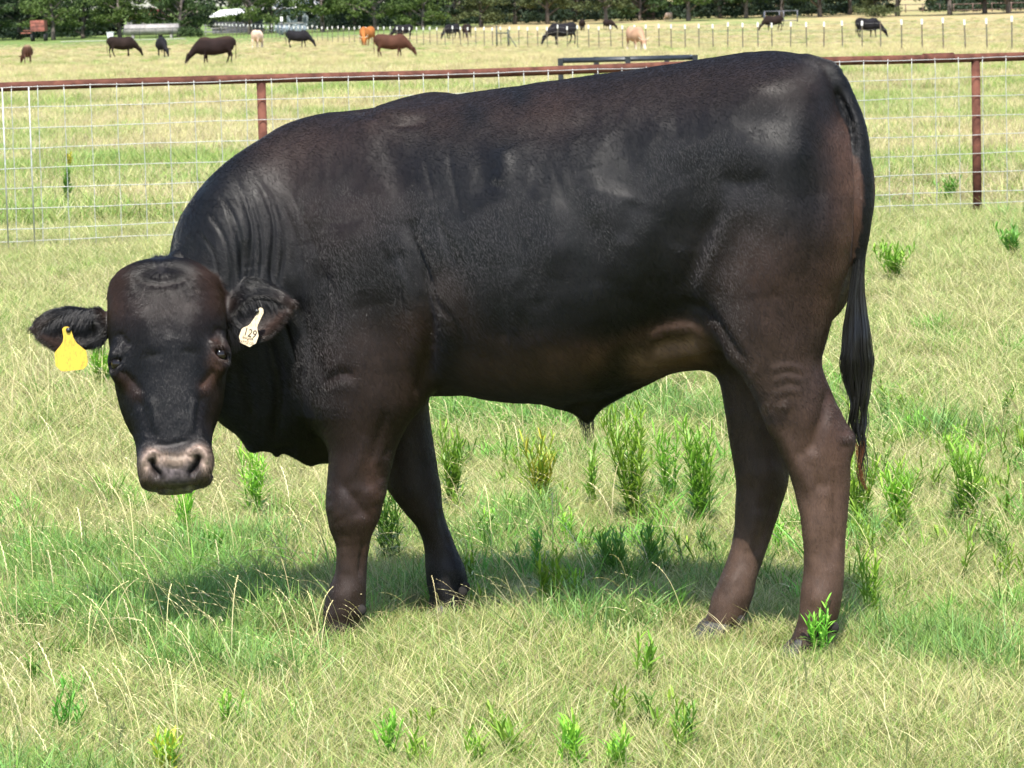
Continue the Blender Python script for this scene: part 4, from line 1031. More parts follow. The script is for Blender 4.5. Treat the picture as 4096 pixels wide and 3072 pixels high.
kinds = []
def reg(data, name):
    V_, Q_, C_ = data
    me_o = mesh_obj(name, np.array(V_), np.array(Q_, np.int32), M_GRASS, None, False, np.array(C_)); C.objects.unlink(me_o); lib.objects.link(me_o); kinds.append(name)
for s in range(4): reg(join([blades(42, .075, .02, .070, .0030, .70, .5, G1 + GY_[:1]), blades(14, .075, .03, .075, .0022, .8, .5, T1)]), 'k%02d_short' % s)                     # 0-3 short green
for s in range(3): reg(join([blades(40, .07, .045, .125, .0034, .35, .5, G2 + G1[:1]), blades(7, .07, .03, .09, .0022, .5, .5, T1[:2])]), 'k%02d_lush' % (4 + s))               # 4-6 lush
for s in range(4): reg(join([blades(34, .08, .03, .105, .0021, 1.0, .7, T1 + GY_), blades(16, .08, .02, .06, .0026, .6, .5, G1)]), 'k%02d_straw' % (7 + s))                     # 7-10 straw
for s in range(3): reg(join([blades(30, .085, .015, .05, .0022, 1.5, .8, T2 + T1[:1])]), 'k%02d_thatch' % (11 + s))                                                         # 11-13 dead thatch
for s in range(5): reg(join([seedstem(rng.uniform(.17, .36), math.pi + rng.normal(0, .9), rng.uniform(.35, 1.0), T1[rng.integers(4)], rng.uniform(.07, .14)) for _ in range(2)]), 'k%02d_seed' % (14 + s))   # 14-18 seed stems
for s in range(2): reg(join([seedstem(rng.uniform(.10, .20), rng.uniform(0, 6.28), rng.uniform(.1, .4), (.34, .38, .17), .05, .0035) for _ in range(2)]), 'k%02d_awn' % (19 + s))                            # 19-20 soft green heads
for s in range(3): reg(join([blades(70, .22, .05, .18, .006, .6, .6, T1 + T1 + T2 + GY_[:1], seg=2)]), 'k%02d_farstraw' % (21 + s))                                                        # 21-23 coarse straw for far off
for s in range(3): reg(join([blades(70, .22, .05, .18, .008, .5, .6, G1 + GY_, seg=2)]), 'k%02d_fargreen' % (24 + s))                                                        # 24-26
def fbm(x, y, s, seed):
    P = np.stack([x, y, np.zeros_like(x)], 1); o = 0; a = 1
    for k in range(4): o = o + a * vnoise(P, s * 2 ** k, seed + k); a *= .55
    return o
def field_pts(n, y0, y1, pw, margin=.27):
    """points inside the view wedge, a bit wider than the picture"""
    u = rng.random(n); y = (y0 ** pw + u * (y1 ** pw - y0 ** pw)) ** (1 / pw)
    hw = y * (2048 / F_PX) * (1 + margin) + .35; x = rng.uniform(-1, 1, n) * hw; return x, y
PT = []   # x, y, kind, scale
def scatter(n, y0, y1, pw, far=False, s0=.8, s1=1.3):
    x, y = field_pts(n, y0, y1, pw)
    g = fbm(x, y * .6, .9 if not far else .22, 31); g2 = fbm(x, y * .5, 3.5 if not far else .8, 41); r = rng.random(n)
    px, py = proj(np.stack([x, y, np.zeros(n)], 1)); vx, vy = px / VS, py / VS
    green = (.38 if far else .53) + (.5 if far else .34) * g + .2 * g2
    if far: green -= .34 * sstep((y - 60) / 70)
    if not far:
        green -= .14 * (vy < 820)
        # the photograph's patches: lush lower left, straw band left behind the head, cropped turf lower right
        green += .28 * np.exp(-((vx - 480) / 330) ** 2 - ((vy - 1400) / 130) ** 2) - .34 * np.exp(-((vx - 120) / 240) ** 2 - ((vy - 720) / 230) ** 2)
        green += .14 * np.exp(-((vx - 1950) / 260) ** 2 - ((vy - 1100) / 220) ** 2) - .22 * np.exp(-((vx - 1900) / 350) ** 2 - ((vy - 1560) / 90) ** 2) - .30 * np.exp(-((vx - 2030) / 160) ** 2 - ((vy - 700) / 130) ** 2)
        green += .12 * np.exp(-((vx - 1250) / 500) ** 2 - ((vy - 1150) / 200) ** 2)
    k = np.zeros(n, int)
    if far:
        k = np.where(r < green - .03, 24 + rng.integers(0, 3, n), 21 + rng.integers(0, 3, n))
    else:
        lush = green > .78
        k = np.where(lush, np.where(r < .6, 4 + rng.integers(0, 3, n), rng.integers(0, 4, n)), np.where(r < green, rng.integers(0, 4, n), 7 + rng.integers(0, 4, n)))
        k = np.where((green < .22) & (r > .55), 11 + rng.integers(0, 3, n), k)
    PT.append(np.stack([x, y, k, rng.uniform(s0, s1, n) * (1 + .18 * g2)], 1))
scatter(12500, 7.4, 13.5, 1.6)
scatter(19000, 13.5, 31, 1.6, s0=1.0, s1=1.7)
scatter(15000, 31, 75, 1.5, True, .8, 1.5)
scatter(14000, 75, 190, 1.5, True, 1.0, 2.0)
scatter(12000, 190, 372, 1.4, True, .9, 1.5)
for s in range(3):
    Vs = []
    for _ in range(3):
        v, q, c = blades(16, .012, .04, .10, .0055, .5, .35, [(.16, .36, .05), (.20, .42, .06), (.13, .30, .04)], seg=3); ox, oy = rng.normal(0, .03, 2); Vs.append(([(x + ox, y + oy, z) for x, y, z in v], q, c))
    reg(join(Vs), 'k%02d_sprig' % (27 + s))
# seed stems
def stems(n, y0, y1, pw, pr, kset, s0=.8, s1=1.25):
    x, y = field_pts(n, y0, y1, pw); px, py = proj(np.stack([x, y, np.zeros(n)], 1)); vx, vy = px / VS, py / VS
    d = fbm(x, y, .8, 77); keep = rng.random(n) < np.clip(pr(vx, vy) + .35 * d, 0, 1); x, y = x[keep], y[keep]
    PT.append(np.stack([x, y, kset[rng.integers(0, len(kset), len(x))], rng.uniform(s0, s1, len(x))], 1))
stems(3600, 7.5, 16, 1.4, lambda a, b: .32 + .3 * (a < 700) - .25 * ((a > 1500) & (b > 1300)) - .1 * (b > 1450), np.array([14, 15, 16, 17, 18]))
stems(5200, 13, 34, 1.4, lambda a, b: .50 - .2 * ((a > 1000) & (a < 1800)), np.array([14, 15, 16, 17, 18]))
stems(1700, 8.5, 22, 1.3, lambda a, b: .12 + .5 * ((a > 880) & (b < 1350) & (b > 850)), np.array([27, 28, 29]), .7, 1.6)
stems(380, 7.4, 9.6, 1.2, lambda a, b: .35 + .2 * (b > 1450), np.array([19, 20]))
# coarser tufts on either side of the view, so the pasture goes on when one steps aside
n = 15000; y = 4 + (70 - 4) * rng.random(n) ** .75; x = rng.uniform(-1, 1, n) * (3.5 + y * .42); k_ = np.abs(x) > y * (2048 / F_PX) * 1.25 + .3; x, y = x[k_], y[k_]
PT.append(np.stack([x, y, np.where(rng.random(len(x)) < .52 + .3 * fbm(x, y * .6, .9, 31), 24 + rng.integers(0, 3, len(x)), 21 + rng.integers(0, 3, len(x))), rng.uniform(.7, 1.15, len(x))], 1))
PTS = np.concatenate(PT); nP = len(PTS)
# keep the grass out of the hooves' footprints
for (vx, vy, dpt) in ((722, 1392, 9.72), (958, 1337, 10.03), (1722, 1432, 9.255), (1528, 1388, 9.57)):
    p = atV(vx, vy, dpt); dx_, dy_ = PTS[:, 0] - p[0] + .03, PTS[:, 1] - p[1]; keep = np.hypot(dx_, dy_) > .085; PTS = PTS[keep]; dx_, dy_ = dx_[keep], dy_[keep]
    fr_ = (np.abs(dx_) < .16) & (dy_ < .08) & (dy_ > -.5); PTS[fr_, 3] *= .78; PTS = PTS[~(fr_ & (PTS[:, 2] >= 4) & (PTS[:, 2] < 7))]
nP = len(PTS); zz = ground_z(PTS[:, 0], PTS[:, 1])
me = bpy.data.meshes.new('grass'); me.vertices.add(nP); me.vertices.foreach_set('co', np.stack([PTS[:, 0], PTS[:, 1], zz], 1).astype(np.float32).ravel())
a = me.attributes.new('kind_i', 'INT', 'POINT'); a.data.foreach_set('value', PTS[:, 2].astype(np.int32))
a = me.attributes.new('sc', 'FLOAT', 'POINT'); a.data.foreach_set('value', PTS[:, 3].astype(np.float32))
a = me.attributes.new('rz', 'FLOAT', 'POINT'); a.data.foreach_set('value', np.where(PTS[:, 2] >= 14, np.where(PTS[:, 2] < 19, rng.normal(0, .5, nP), rng.uniform(0, 6.28, nP)), rng.uniform(0, 6.283, nP)).astype(np.float32))
grass = bpy.data.objects.new('grass', me); C.objects.link(grass); tag(grass, 'mixed green and straw-coloured pasture grass covering the field', 'grass', kind='stuff')
gn = bpy.data.node_groups.new('grass_scatter', 'GeometryNodeTree')
gn.interface.new_socket('Geometry', in_out='INPUT', socket_type='NodeSocketGeometry'); gn.interface.new_socket('Geometry', in_out='OUTPUT', socket_type='NodeSocketGeometry')
gi = gn.nodes.new('NodeGroupInput'); go = gn.nodes.new('NodeGroupOutput')
ci = gn.nodes.new('GeometryNodeCollectionInfo'); ci.inputs['Collection'].default_value = lib; ci.inputs['Separate Children'].default_value = True; ci.inputs['Reset Children'].default_value = True
ip = gn.nodes.new('GeometryNodeInstanceOnPoints'); ip.inputs['Pick Instance'].default_value = True
def nattr(name, typ):
    n = gn.nodes.new('GeometryNodeInputNamedAttribute'); n.data_type = typ; n.inputs['Name'].default_value = name; return n
ki, sc2, rz = nattr('kind_i', 'INT'), nattr('sc', 'FLOAT'), nattr('rz', 'FLOAT')
cx = gn.nodes.new('ShaderNodeCombineXYZ'); e2r = gn.nodes.new('FunctionNodeEulerToRotation')
gl_ = gn.links.new
gl_(gi.outputs[0], ip.inputs['Points']); gl_(ci.outputs[0], ip.inputs['Instance']); gl_(ki.outputs['Attribute'], ip.inputs['Instance Index'])
gl_(rz.outputs['Attribute'], cx.inputs['Z']); gl_(cx.outputs[0], e2r.inputs[0]); gl_(e2r.outputs[0], ip.inputs['Rotation']); gl_(sc2.outputs['Attribute'], ip.inputs['Scale'])
gl_(ip.outputs[0], go.inputs[0])
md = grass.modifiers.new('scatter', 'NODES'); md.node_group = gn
print('grass', nP, round(time.time() - T0, 1))
# ================================================================== broad green weeds standing in the grass
M_WEED = grass_mat('weed_leaves', .35, .42)
def weed_mesh(h, spread, nst, cols, leaf=.055, lw=.0075, seed=0):
    r = np.random.default_rng(seed); Vs, Qs, Cs = [], [], []; cols = np.array(cols)
    for s in range(nst):
        az = r.uniform(0, 6.28); ln = r.uniform(.05, 1.25) * spread / max(h, .01); hs = h * r.uniform(.6, 1.0); b0 = np.array([r.normal(0, .012), r.normal(0, .012), 0]); n = 7; P = []
        for k in range(n + 1):
            t = k / n; P.append(b0 + np.array([math.cos(az) * hs * ln * t ** 1.3, math.sin(az) * hs * ln * t ** 1.3, hs * t]))
        cs = cols[r.integers(len(cols))]
        for u in ((1, 0), (0, 1)):
            b = len(Vs)
            for k, p in enumerate(P):
                w = .0028 * (1 - .6 * k / n); Vs += [p - np.array([u[0], u[1], 0]) * w, p + np.array([u[0], u[1], 0]) * w]; Cs += [cs * .8] * 2
                if k: Qs.append((b + 2 * k - 2, b + 2 * k - 1, b + 2 * k + 1, b + 2 * k))
        m = int(hs / .0095); g = 0
        for j in range(m):
            t = .12 + .88 * j / m; x = t * n; k = min(int(x), n - 1); p = P[k] + (P[k + 1] - P[k]) * (x - k); g += 2.4; L = leaf * r.uniform(.65, 1.35) * (1.0 - .35 * t) * (.6 + .4 * min(1, t * 3))
            el = .45 + .65 * t + r.normal(0, .22); d = np.array([math.cos(g) * math.cos(el), math.sin(g) * math.cos(el), math.sin(el)]); sd = np.array([-math.sin(g), math.cos(g), 0]); c = cols[r.integers(len(cols))] * r.uniform(.8, 1.2) * (.85 + .3 * t)
            b = len(Vs); q1 = p + d * L * .35; q2 = p + d * L * .72 - np.array([0, 0, L * .05]); q3 = p + d * L - np.array([0, 0, L * .16]); w = lw / 2
            Vs += [p - sd * w * .3, p + sd * w * .3, q1 - sd * w, q1 + sd * w, q2 - sd * w * .8, q2 + sd * w * .8, q3 - sd * .0004, q3 + sd * .0004]; Cs += [c] * 8
            Qs += [(b, b + 1, b + 3, b + 2), (b + 2, b + 3, b + 5, b + 4), (b + 4, b + 5, b + 7, b + 6)]
    return Vs, Qs, Cs
BRT = [(.24, .45, .045), (.29, .50, .055), (.18, .39, .04)]; DRK = [(.10, .25, .035), (.13, .30, .04), (.16, .34, .05)]; YEL = [(.36, .48, .05), (.52, .52, .06), (.22, .42, .05)]; MID = [(.17, .38, .04), (.21, .43, .05), (.26, .46, .06)]
weeds = [  # x, base y, top y, half spread (measuring view px), stems, colours, label
    (556, 1122, 975, 26, 4, BRT, 'slender bright green weed behind the dewlap, left of the near front leg'),
    (402, 1168, 1055, 26, 4, BRT, 'bright green weed directly under the muzzle of the bull'),
    (466, 1232, 1150, 20, 3, DRK, 'small dark green weed between the muzzle and the near front hoof'),
    (842, 1228, 1070, 38, 6, DRK, 'feathery dark green weed between the two front legs'),
    (985, 1115, 945, 40, 6, MID, 'tall green weed touching the back of the far front leg'),
    (1165, 1112, 965, 36, 9, YEL, 'yellow-tipped weed clump under the middle of the belly'),
    (1058, 1180, 1112, 18, 3, BRT, 'little bright weed below and left of the yellow-tipped clump'),
    (1272, 1112, 985, 18, 2, MID, 'single thin weed stem just below the hanging tuft of the sheath'),
    (1236, 1192, 1110, 22, 3, BRT, 'short bright weed right of and below the yellow-tipped clump'),
    (1372, 1140, 905, 52, 8, BRT, 'largest bright weed, right of the sheath under the belly'),
    (1512, 1150, 925, 44, 8, MID, 'tall leafy weed against the front of the far hind leg'),
    (1448, 1100, 930, 30, 4, MID, 'narrow tall weed between the largest weed and the far hind leg'),
    (1152, 1262, 1165, 22, 4, DRK, 'dark weed in the belly shadow, left of the bright shaded clump'),
    (1188, 1338, 1205, 32, 7, BRT, 'bright leafy clump at the near edge of the belly shadow'),
    (1246, 1318, 1238, 26, 3, BRT, 'pale green sprig just right of the bright leafy clump'),
    (1322, 1275, 1155, 46, 8, DRK, 'wide dark green weed in the middle of the belly shadow'),
    (1402, 1262, 1150, 34, 5, DRK, 'dark weed in the shadow, between the wide weed and the hind legs'),
    (1532, 1232, 1170, 14, 2, DRK, 'tiny dark weed beside the shank of the far hind leg'),
    (1690, 1212, 1120, 22, 3, MID, 'weed seen through the gap between the two hind legs'),
    (1862, 1160, 1010, 36, 7, BRT, 'bright weed clump under the tip of the tail'),
    (1946, 1170, 1015, 40, 8, BRT, 'broad bright weed clump right of the tail tip'),
    (2090, 1150, 985, 44, 8, MID, 'large leafy weed at the right edge, level with the hock'),
    (1880, 1345, 1200, 28, 3, BRT, 'spindly weed right of the near hind fetlock'),
    (1772, 1425, 1312, 36, 5, MID, 'leafy weed growing across the near hind hoof'),
    (1388, 1502, 1388, 26, 4, MID, 'upright weed in the open grass in front of the belly'),
    (362, 1690, 1588, 28, 9, YEL, 'yellow-green tuft at the bottom edge, left part of the picture'),
    (130, 1610, 1495, 38, 5, DRK, 'dark leafy weed near the bottom left corner'),
    (78, 1500, 1415, 20, 3, DRK, 'narrow dark weed at the left edge, above the corner weed'),
    (832, 1670, 1545, 34, 4, MID, 'tall weed at the bottom edge below the near front hoof'),
    (908, 1680, 1600, 30, 4, BRT, 'bright low weed at the bottom edge next to pale seed heads'),
    (1030, 1680, 1585, 32, 4, BRT, 'bright weed at the bottom edge, left of centre bottom'),
    (1240, 1690, 1552, 34, 4, BRT, 'bright bottom-edge weed with a tall pointed top'),
    (1332, 1690, 1585, 36, 6, BRT, 'bushy bright weed at the bottom edge, right of the pointed one'),
    (1490, 1640, 1535, 18, 2, DRK, 'thin weed near the bottom, below and right of the upright weed'),
    (492, 1600, 1500, 20, 2, MID, 'thin single weed in the lush lower-left grass'),
    (222, 840, 760, 30, 5, BRT, 'bright weed behind the yellow ear tag'),
    (1930, 615, 535, 48, 8, MID, 'low leafy weed right of the tail, below the pipe fence'),
    (2190, 565, 498, 34, 7, DRK, 'dark weed at the right edge just in front of the fence'),
    (2045, 442, 392, 30, 6, DRK, 'dark round weed at the foot of the right fence post'),
    (2060, 1010, 930, 30, 5, BRT, 'bright weed above the large leafy one at the right'),
    (1985, 960, 900, 26, 4, MID, 'mid green weed halfway between tail switch and right edge'),
    (62, 1240, 1180, 20, 3, MID, 'small weed at the left edge, level with the near front shank'),
]
for i, (x, yb, yt, sp, nst, cl, lab) in enumerate(weeds):
    P = on_ground(x * VS, yb * VS); pxm = P[1] / F_PX * VS; h = (yb - yt) * pxm; 
    V_, Q_, C_ = weed_mesh(h * 1.12 + .01, sp * pxm * 1.25, int(nst * 1.5) + 2, cl, leaf=min(.095, max(.05, h * .42)), lw=.0062 if P[1] < 14 else .012, seed=100 + i)
    o = mesh_obj('weed', np.array(V_), np.array(Q_, np.int32), M_WEED, None, False, np.array(C_)); o.location = tuple(P)
    tag(o, lab, 'weed', 'green weeds standing in the grass')
rw = np.random.default_rng(77); HB = []
for (x0, x1, y0, y1, n, ymin, lab, grp) in ((925, 1540, 1010, 1330, 36, 70, 'small loose weed in the drift under the belly', 'drift of weeds under the belly'),
                             (1835, 2215, 900, 1290, 52, 85, 'leafy weed in the drift to the right of the hind legs', 'drift of weeds right of the hind legs'),
                             (780, 1560, 1560, 1690, 14, 60, 'low weed sprouting along the bottom edge of the picture', 'weeds along the bottom edge')):
    for j in range(n):
        x = rw.uniform(x0, x1); yb = rw.uniform(y0, y1); hv = rw.uniform(.6, 1.5) * ymin * (.75 + .35 * (yb - 900) / 500); P = on_ground(x * VS, yb * VS); pxm = P[1] / F_PX * VS; h = hv * pxm
        V_, Q_, C_ = weed_mesh(h, rw.uniform(18, 55) * pxm, int(rw.integers(2, 6)), [BRT, MID, BRT, DRK][int(rw.integers(4))], leaf=rw.uniform(.045, .085), lw=rw.uniform(.005, .008), seed=500 + j + int(x0))
        lx, ly = rw.normal(0, .22, 2); HB.append(([(v[0] + lx * v[2] + P[0], v[1] + ly * v[2] + P[1], v[2] + P[2]) for v in V_], Q_, C_))
V_, Q_, C_ = join(HB); tag(mesh_obj('herbage', np.array(V_), np.array(Q_, np.int32), M_WEED, None, False, np.array(C_)), 'loose low leafy herbage growing through the grass in drifts', 'herbage', kind='stuff')
# the yellow-topped plant beyond the mesh on the left
P = on_ground(146 * VS, 462 * VS); e = empty('flowering_weed', P, 0, 'dark leafy plant with a yellow top behind the wire mesh', 'weed')
V_, Q_, C_ = weed_mesh(.50, .06, 2, DRK, .12, .035, 5); o = mesh_obj('leaves', np.array(V_), np.array(Q_, np.int32), M_WEED, e, False, np.array(C_), world=False)
V_, Q_, C_ = weed_mesh(.13, .03, 5, [(.55, .55, .06), (.62, .60, .10)], .05, .02, 6); V_ = [np.array(v) + [.03, 0, .46] for v in V_]; o = mesh_obj('flower_head', np.array(V_), np.array(Q_, np.int32), M_WEED, e, False, np.array(C_), world=False)
# ================================================================== the rusty pipe fence with stock panels
M_RUST = simple_mat('rusty_pipe', (.115, .046, .031), .85, noise=.3, scale=9, bump=.35, spec=.15, col2=(.055, .022, .016), stretch=(1, 1, 1))
M_GALV = simple_mat('galvanised_wire', (.43, .44, .42), .45, metal=.2, noise=.12, scale=14)
DL, DR = 27.6, 29.35
# wire line measured: top wire and lowest wire at the left and right edges of the picture
TL = at(0, 352, DL); TR = at(4096, 226, DR)
BL = at(0, 1010, DL); BR = at(4096, 862, DR)
along = TR - TL; LEN = np.linalg.norm(along[:2]); ah = np.array([along[0], along[1], 0]) / LEN
tocam = np.array([ah[1], -ah[0], 0]); 
def fpt(s, z): p = TL + ah * s; return np.array([p[0], p[1], z])
pf = empty('pipe_fence', (TL[0], TL[1], 0), 0, 'rusty red pipe fence with square galvanised mesh behind the bull', 'fence')
ZT = (TL[2] + TR[2]) / 2
RAILR = .0365
def ztop(s): return TL[2] + (TR[2] - TL[2]) * s / LEN
S0, S1 = -5.5, LEN + 6.0
mb = MB(); ss = np.linspace(S0, S1, 60)
mb.tube([fpt(s, ztop(s) + .006) - tocam * .045 + np.array([0, 0, .006 * math.sin(s * 1.3)]) for s in ss], RAILR, 14)
mb.build('top_rail', M_RUST, pf, True)
def s_at(px, py):
    d = ray(px, py); p0 = CAM; # intersect with fence plane
    t = ((TL - CAM) @ tocam) / (d @ tocam); return float((CAM + d * t - TL) @ ah)
SP1 = s_at(1050, 400); SP2 = s_at(3913, 500); step = SP2 - SP1
mb = MB(); sj = s_at(3760, 220); mb.tube([fpt(sj - .13, ztop(sj) + .008) - tocam * .045, fpt(sj + .13, ztop(sj) + .008) - tocam * .045], RAILR + .006, 14); mb.build('pipe_sleeve', M_RUST, pf, True)
for s in (SP1 - step, SP1, SP2, SP2 + step):
    if S0 < s < S1:
        mb = MB(); mb.tube([fpt(s, -.25) - tocam * .045, fpt(s, ztop(s) - RAILR + .015) - tocam * .045], .0365, 14); mb.build('post', M_RUST, pf, True)
# stock panels: nine or so level wires, the lower two closer together, uprights every 8 inches
drops = [0, .152, .305, .457, .610, .762, .914, 1.016, 1.118 + .02]
H_ = (ztop(0) - (BL[2]))
sc_h = 1.0; wires = [d * H_ / 1.24 * 1.0 for d in (0, .152, .305, .457, .610, .762, .914, 1.066, 1.158, 1.24)]
mb = MB()
for d in wires:
    w = [fpt(s, ztop(s) - d + .0035 * math.sin(s * 3.1 + d * 9) + .002 * math.sin(s * 11 + d * 30)) + tocam * .0 for s in np.linspace(S0, S1, 90)]
    mb.tube(w, .0031, 6)
mb.build('level_wires', M_GALV, pf, True)
mb = MB(); k = 0; s = S0; off = s_at(60, 700) % .2032
s = math.floor(S0 / .2032) * .2032 + off
while s < S1:
    j = rng.normal(0, .004); rr = .0030
    mb.tube([fpt(s + j * .5 + .0025 * math.sin(z * 20 + s * 7), z) - tocam * .005 for z in np.linspace(ztop(s) - wires[-1] - .01, ztop(s) + .012, 12)], rr, 6); s += .2032
mb.build('upright_wires', M_GALV, pf, True)
# overlap of two panels at the far left, with heavier uprights
mb = MB()
for px in (22, 128):
    s = s_at(px, 700); mb.tube([fpt(s, ztop(s) - wires[-1]) + tocam * .008, fpt(s, ztop(s) + .0) + tocam * .008], .0052, 8)
mb.build('panel_end', simple_mat('grey_wire', (.50, .51, .50), .45, metal=.3, noise=.2, scale=25), pf, True)

# ================================================================== black pipe feeder beyond the fence
M_BLK = simple_mat('black_pipe', (.028, .032, .036), .38, metal=.2, noise=.3, scale=6)
def beyond(px, py, d): return at(px, py, d)
A = at(2242, 252, 60.0); B = at(2780, 224, 60.0)
fe = empty('cattle_feeder', (A[0], A[1], 0), 0, 'low black pipe feeder frame standing in the field just beyond the pipe fence', 'feeder')
zA = (A[2] + B[2]) / 2; a2, b2 = A.copy(), B.copy(); a2[2] = zA; b2[2] = zA; back = np.array([.04, 1.9, 0])
for n_, p, q in (('top_rail', a2, b2), ('top_rail', a2 + back, b2 + back), ('end_rail', a2, a2 + back), ('end_rail', b2, b2 + back), ('lower_rail', a2 - [0, 0, .55], b2 - [0, 0, .55]), ('lower_rail', a2 + back - [0, 0, .55], b2 + back - [0, 0, .55])):
    mb = MB(); mb.tube([p, q], .036, 12); mb.build(n_, M_BLK, fe, True)
for i, t in enumerate((0, .5, 1.0)):
    for off, tl in ((0, .05), (1, .04)):
        tt = t if off == 0 else min(1, t + (.27 if i == 0 else (.31 if i == 1 else 0)))
        if off and i == 2: continue
        p = a2 + (b2 - a2) * tt + back * off; mb = MB(); mb.box((p[0], p[1], (p[2] + tl + 0) / 2), (.09, .09, p[2] + tl)); mb.build('post', M_BLK, fe)

# ================================================================== the long T-post fence across the field
M_TP = simple_mat('tpost_green', (.095, .105, .075), .6, noise=.3, scale=5, col2=(.10, .06, .04)); M_WH = simple_mat('white_paint', (.80, .80, .76), .55, noise=.06)
M_FW = simple_mat('fence_wire', (.30, .29, .27), .5, metal=.3, noise=.1)
FA = np.array([(3990 - 2048) * 152 / F_PX, 152.0]); FB = np.array([(905 - 2048) * 406 / F_PX, 406.0])
fd = FB - FA; FLn = np.linalg.norm(fd); fd /= FLn; a0 = FA - fd * 11.6
wf = empty('wire_fence', (a0[0], a0[1], 0), 0, 'long wire fence on white-tipped steel posts running across the field into the distance', 'fence')
npost = 92; sp_ = (FLn + 11.6 - 0) / (npost - 1)
tops = []
def prof_star(r):
    return [(r, 0), (r * .25, r * .25), (0, r), (-r * .25, r * .25), (-r, 0), (-r * .25, -r * .25), (0, -r), (r * .25, -r * .25)]
for i in range(npost):
    s = i * sp_ + (rng.normal(0, .12) if i not in (0, npost - 1) else 0); p = a0 + fd * s; g = float(ground_z(p[0], p[1])); h = 1.40 + rng.normal(0, .035); lx, ly = rng.normal(0, .018, 2)
    r = .030
    pts = prof_star(r); vs = [(p[0] + x, p[1] + y, g - .3) for x, y in pts] + [(p[0] + x + lx, p[1] + y + ly, g + h) for x, y in pts]; n = len(pts)
    fs = [(j, (j + 1) % n, (j + 1) % n + n, j + n) for j in range(n)] + [tuple(range(n, 2 * n))]
    q = mesh_obj('post', vs, fs, M_TP, wf, False)
    plain = i in (9, 45)
    tops.append((p[0] + lx, p[1] + ly, g + h))
    if not plain:
        f0 = (h - .22) / h; r2 = r + .012; pt2 = prof_star(r2)
        vs = [(p[0] + x + lx * f0, p[1] + y + ly * f0, g + h - .22) for x, y in pt2] + [(p[0] + x + lx, p[1] + y + ly, g + h + .012) for x, y in pt2]
        fs = [(j, (j + 1) % n, (j + 1) % n + n, j + n) for j in range(n)] + [tuple(range(n, 2 * n)), tuple(range(n - 1, -1, -1))]
        mesh_obj('white_tip', vs, fs, M_WH, q, False)
for dz in (.12, .42, .72, 1.0):
    mb = MB(); mb.tube([np.array(t) - [0, 0, dz] for t in tops], .0045, 4); mb.build('strand', M_FW, wf)
# brace where the fence was strained: two heavy posts, a rail and a stay
M_DG = simple_mat('weathered_green', (.055, .07, .06), .7, noise=.3, scale=6)
pb = a0 + fd * (sp_ * 38.5); pb2 = a0 + fd * (sp_ * 37.2)
for (u, hh) in ((pb, 1.5), (pb2, 1.25)):
    g = float(ground_z(*u)); mb = MB(); mb.tube([(u[0], u[1], g - .2), (u[0], u[1], g + hh)], .06, 10); mb.build('brace_post', M_DG, wf, True)
g = float(ground_z(*pb)); mb = MB(); mb.tube([(pb[0], pb[1], g + .95), (pb2[0], pb2[1], g + .95)], .04, 8); mb.build('brace_rail', M_DG, wf, True)
p3 = a0 + fd * (sp_ * 36.3); mb = MB(); mb.tube([(pb2[0], pb2[1], g + .9), (p3[0], p3[1], float(ground_z(*p3)) + .02)], .035, 8); mb.build('brace_stay', M_DG, wf, True)
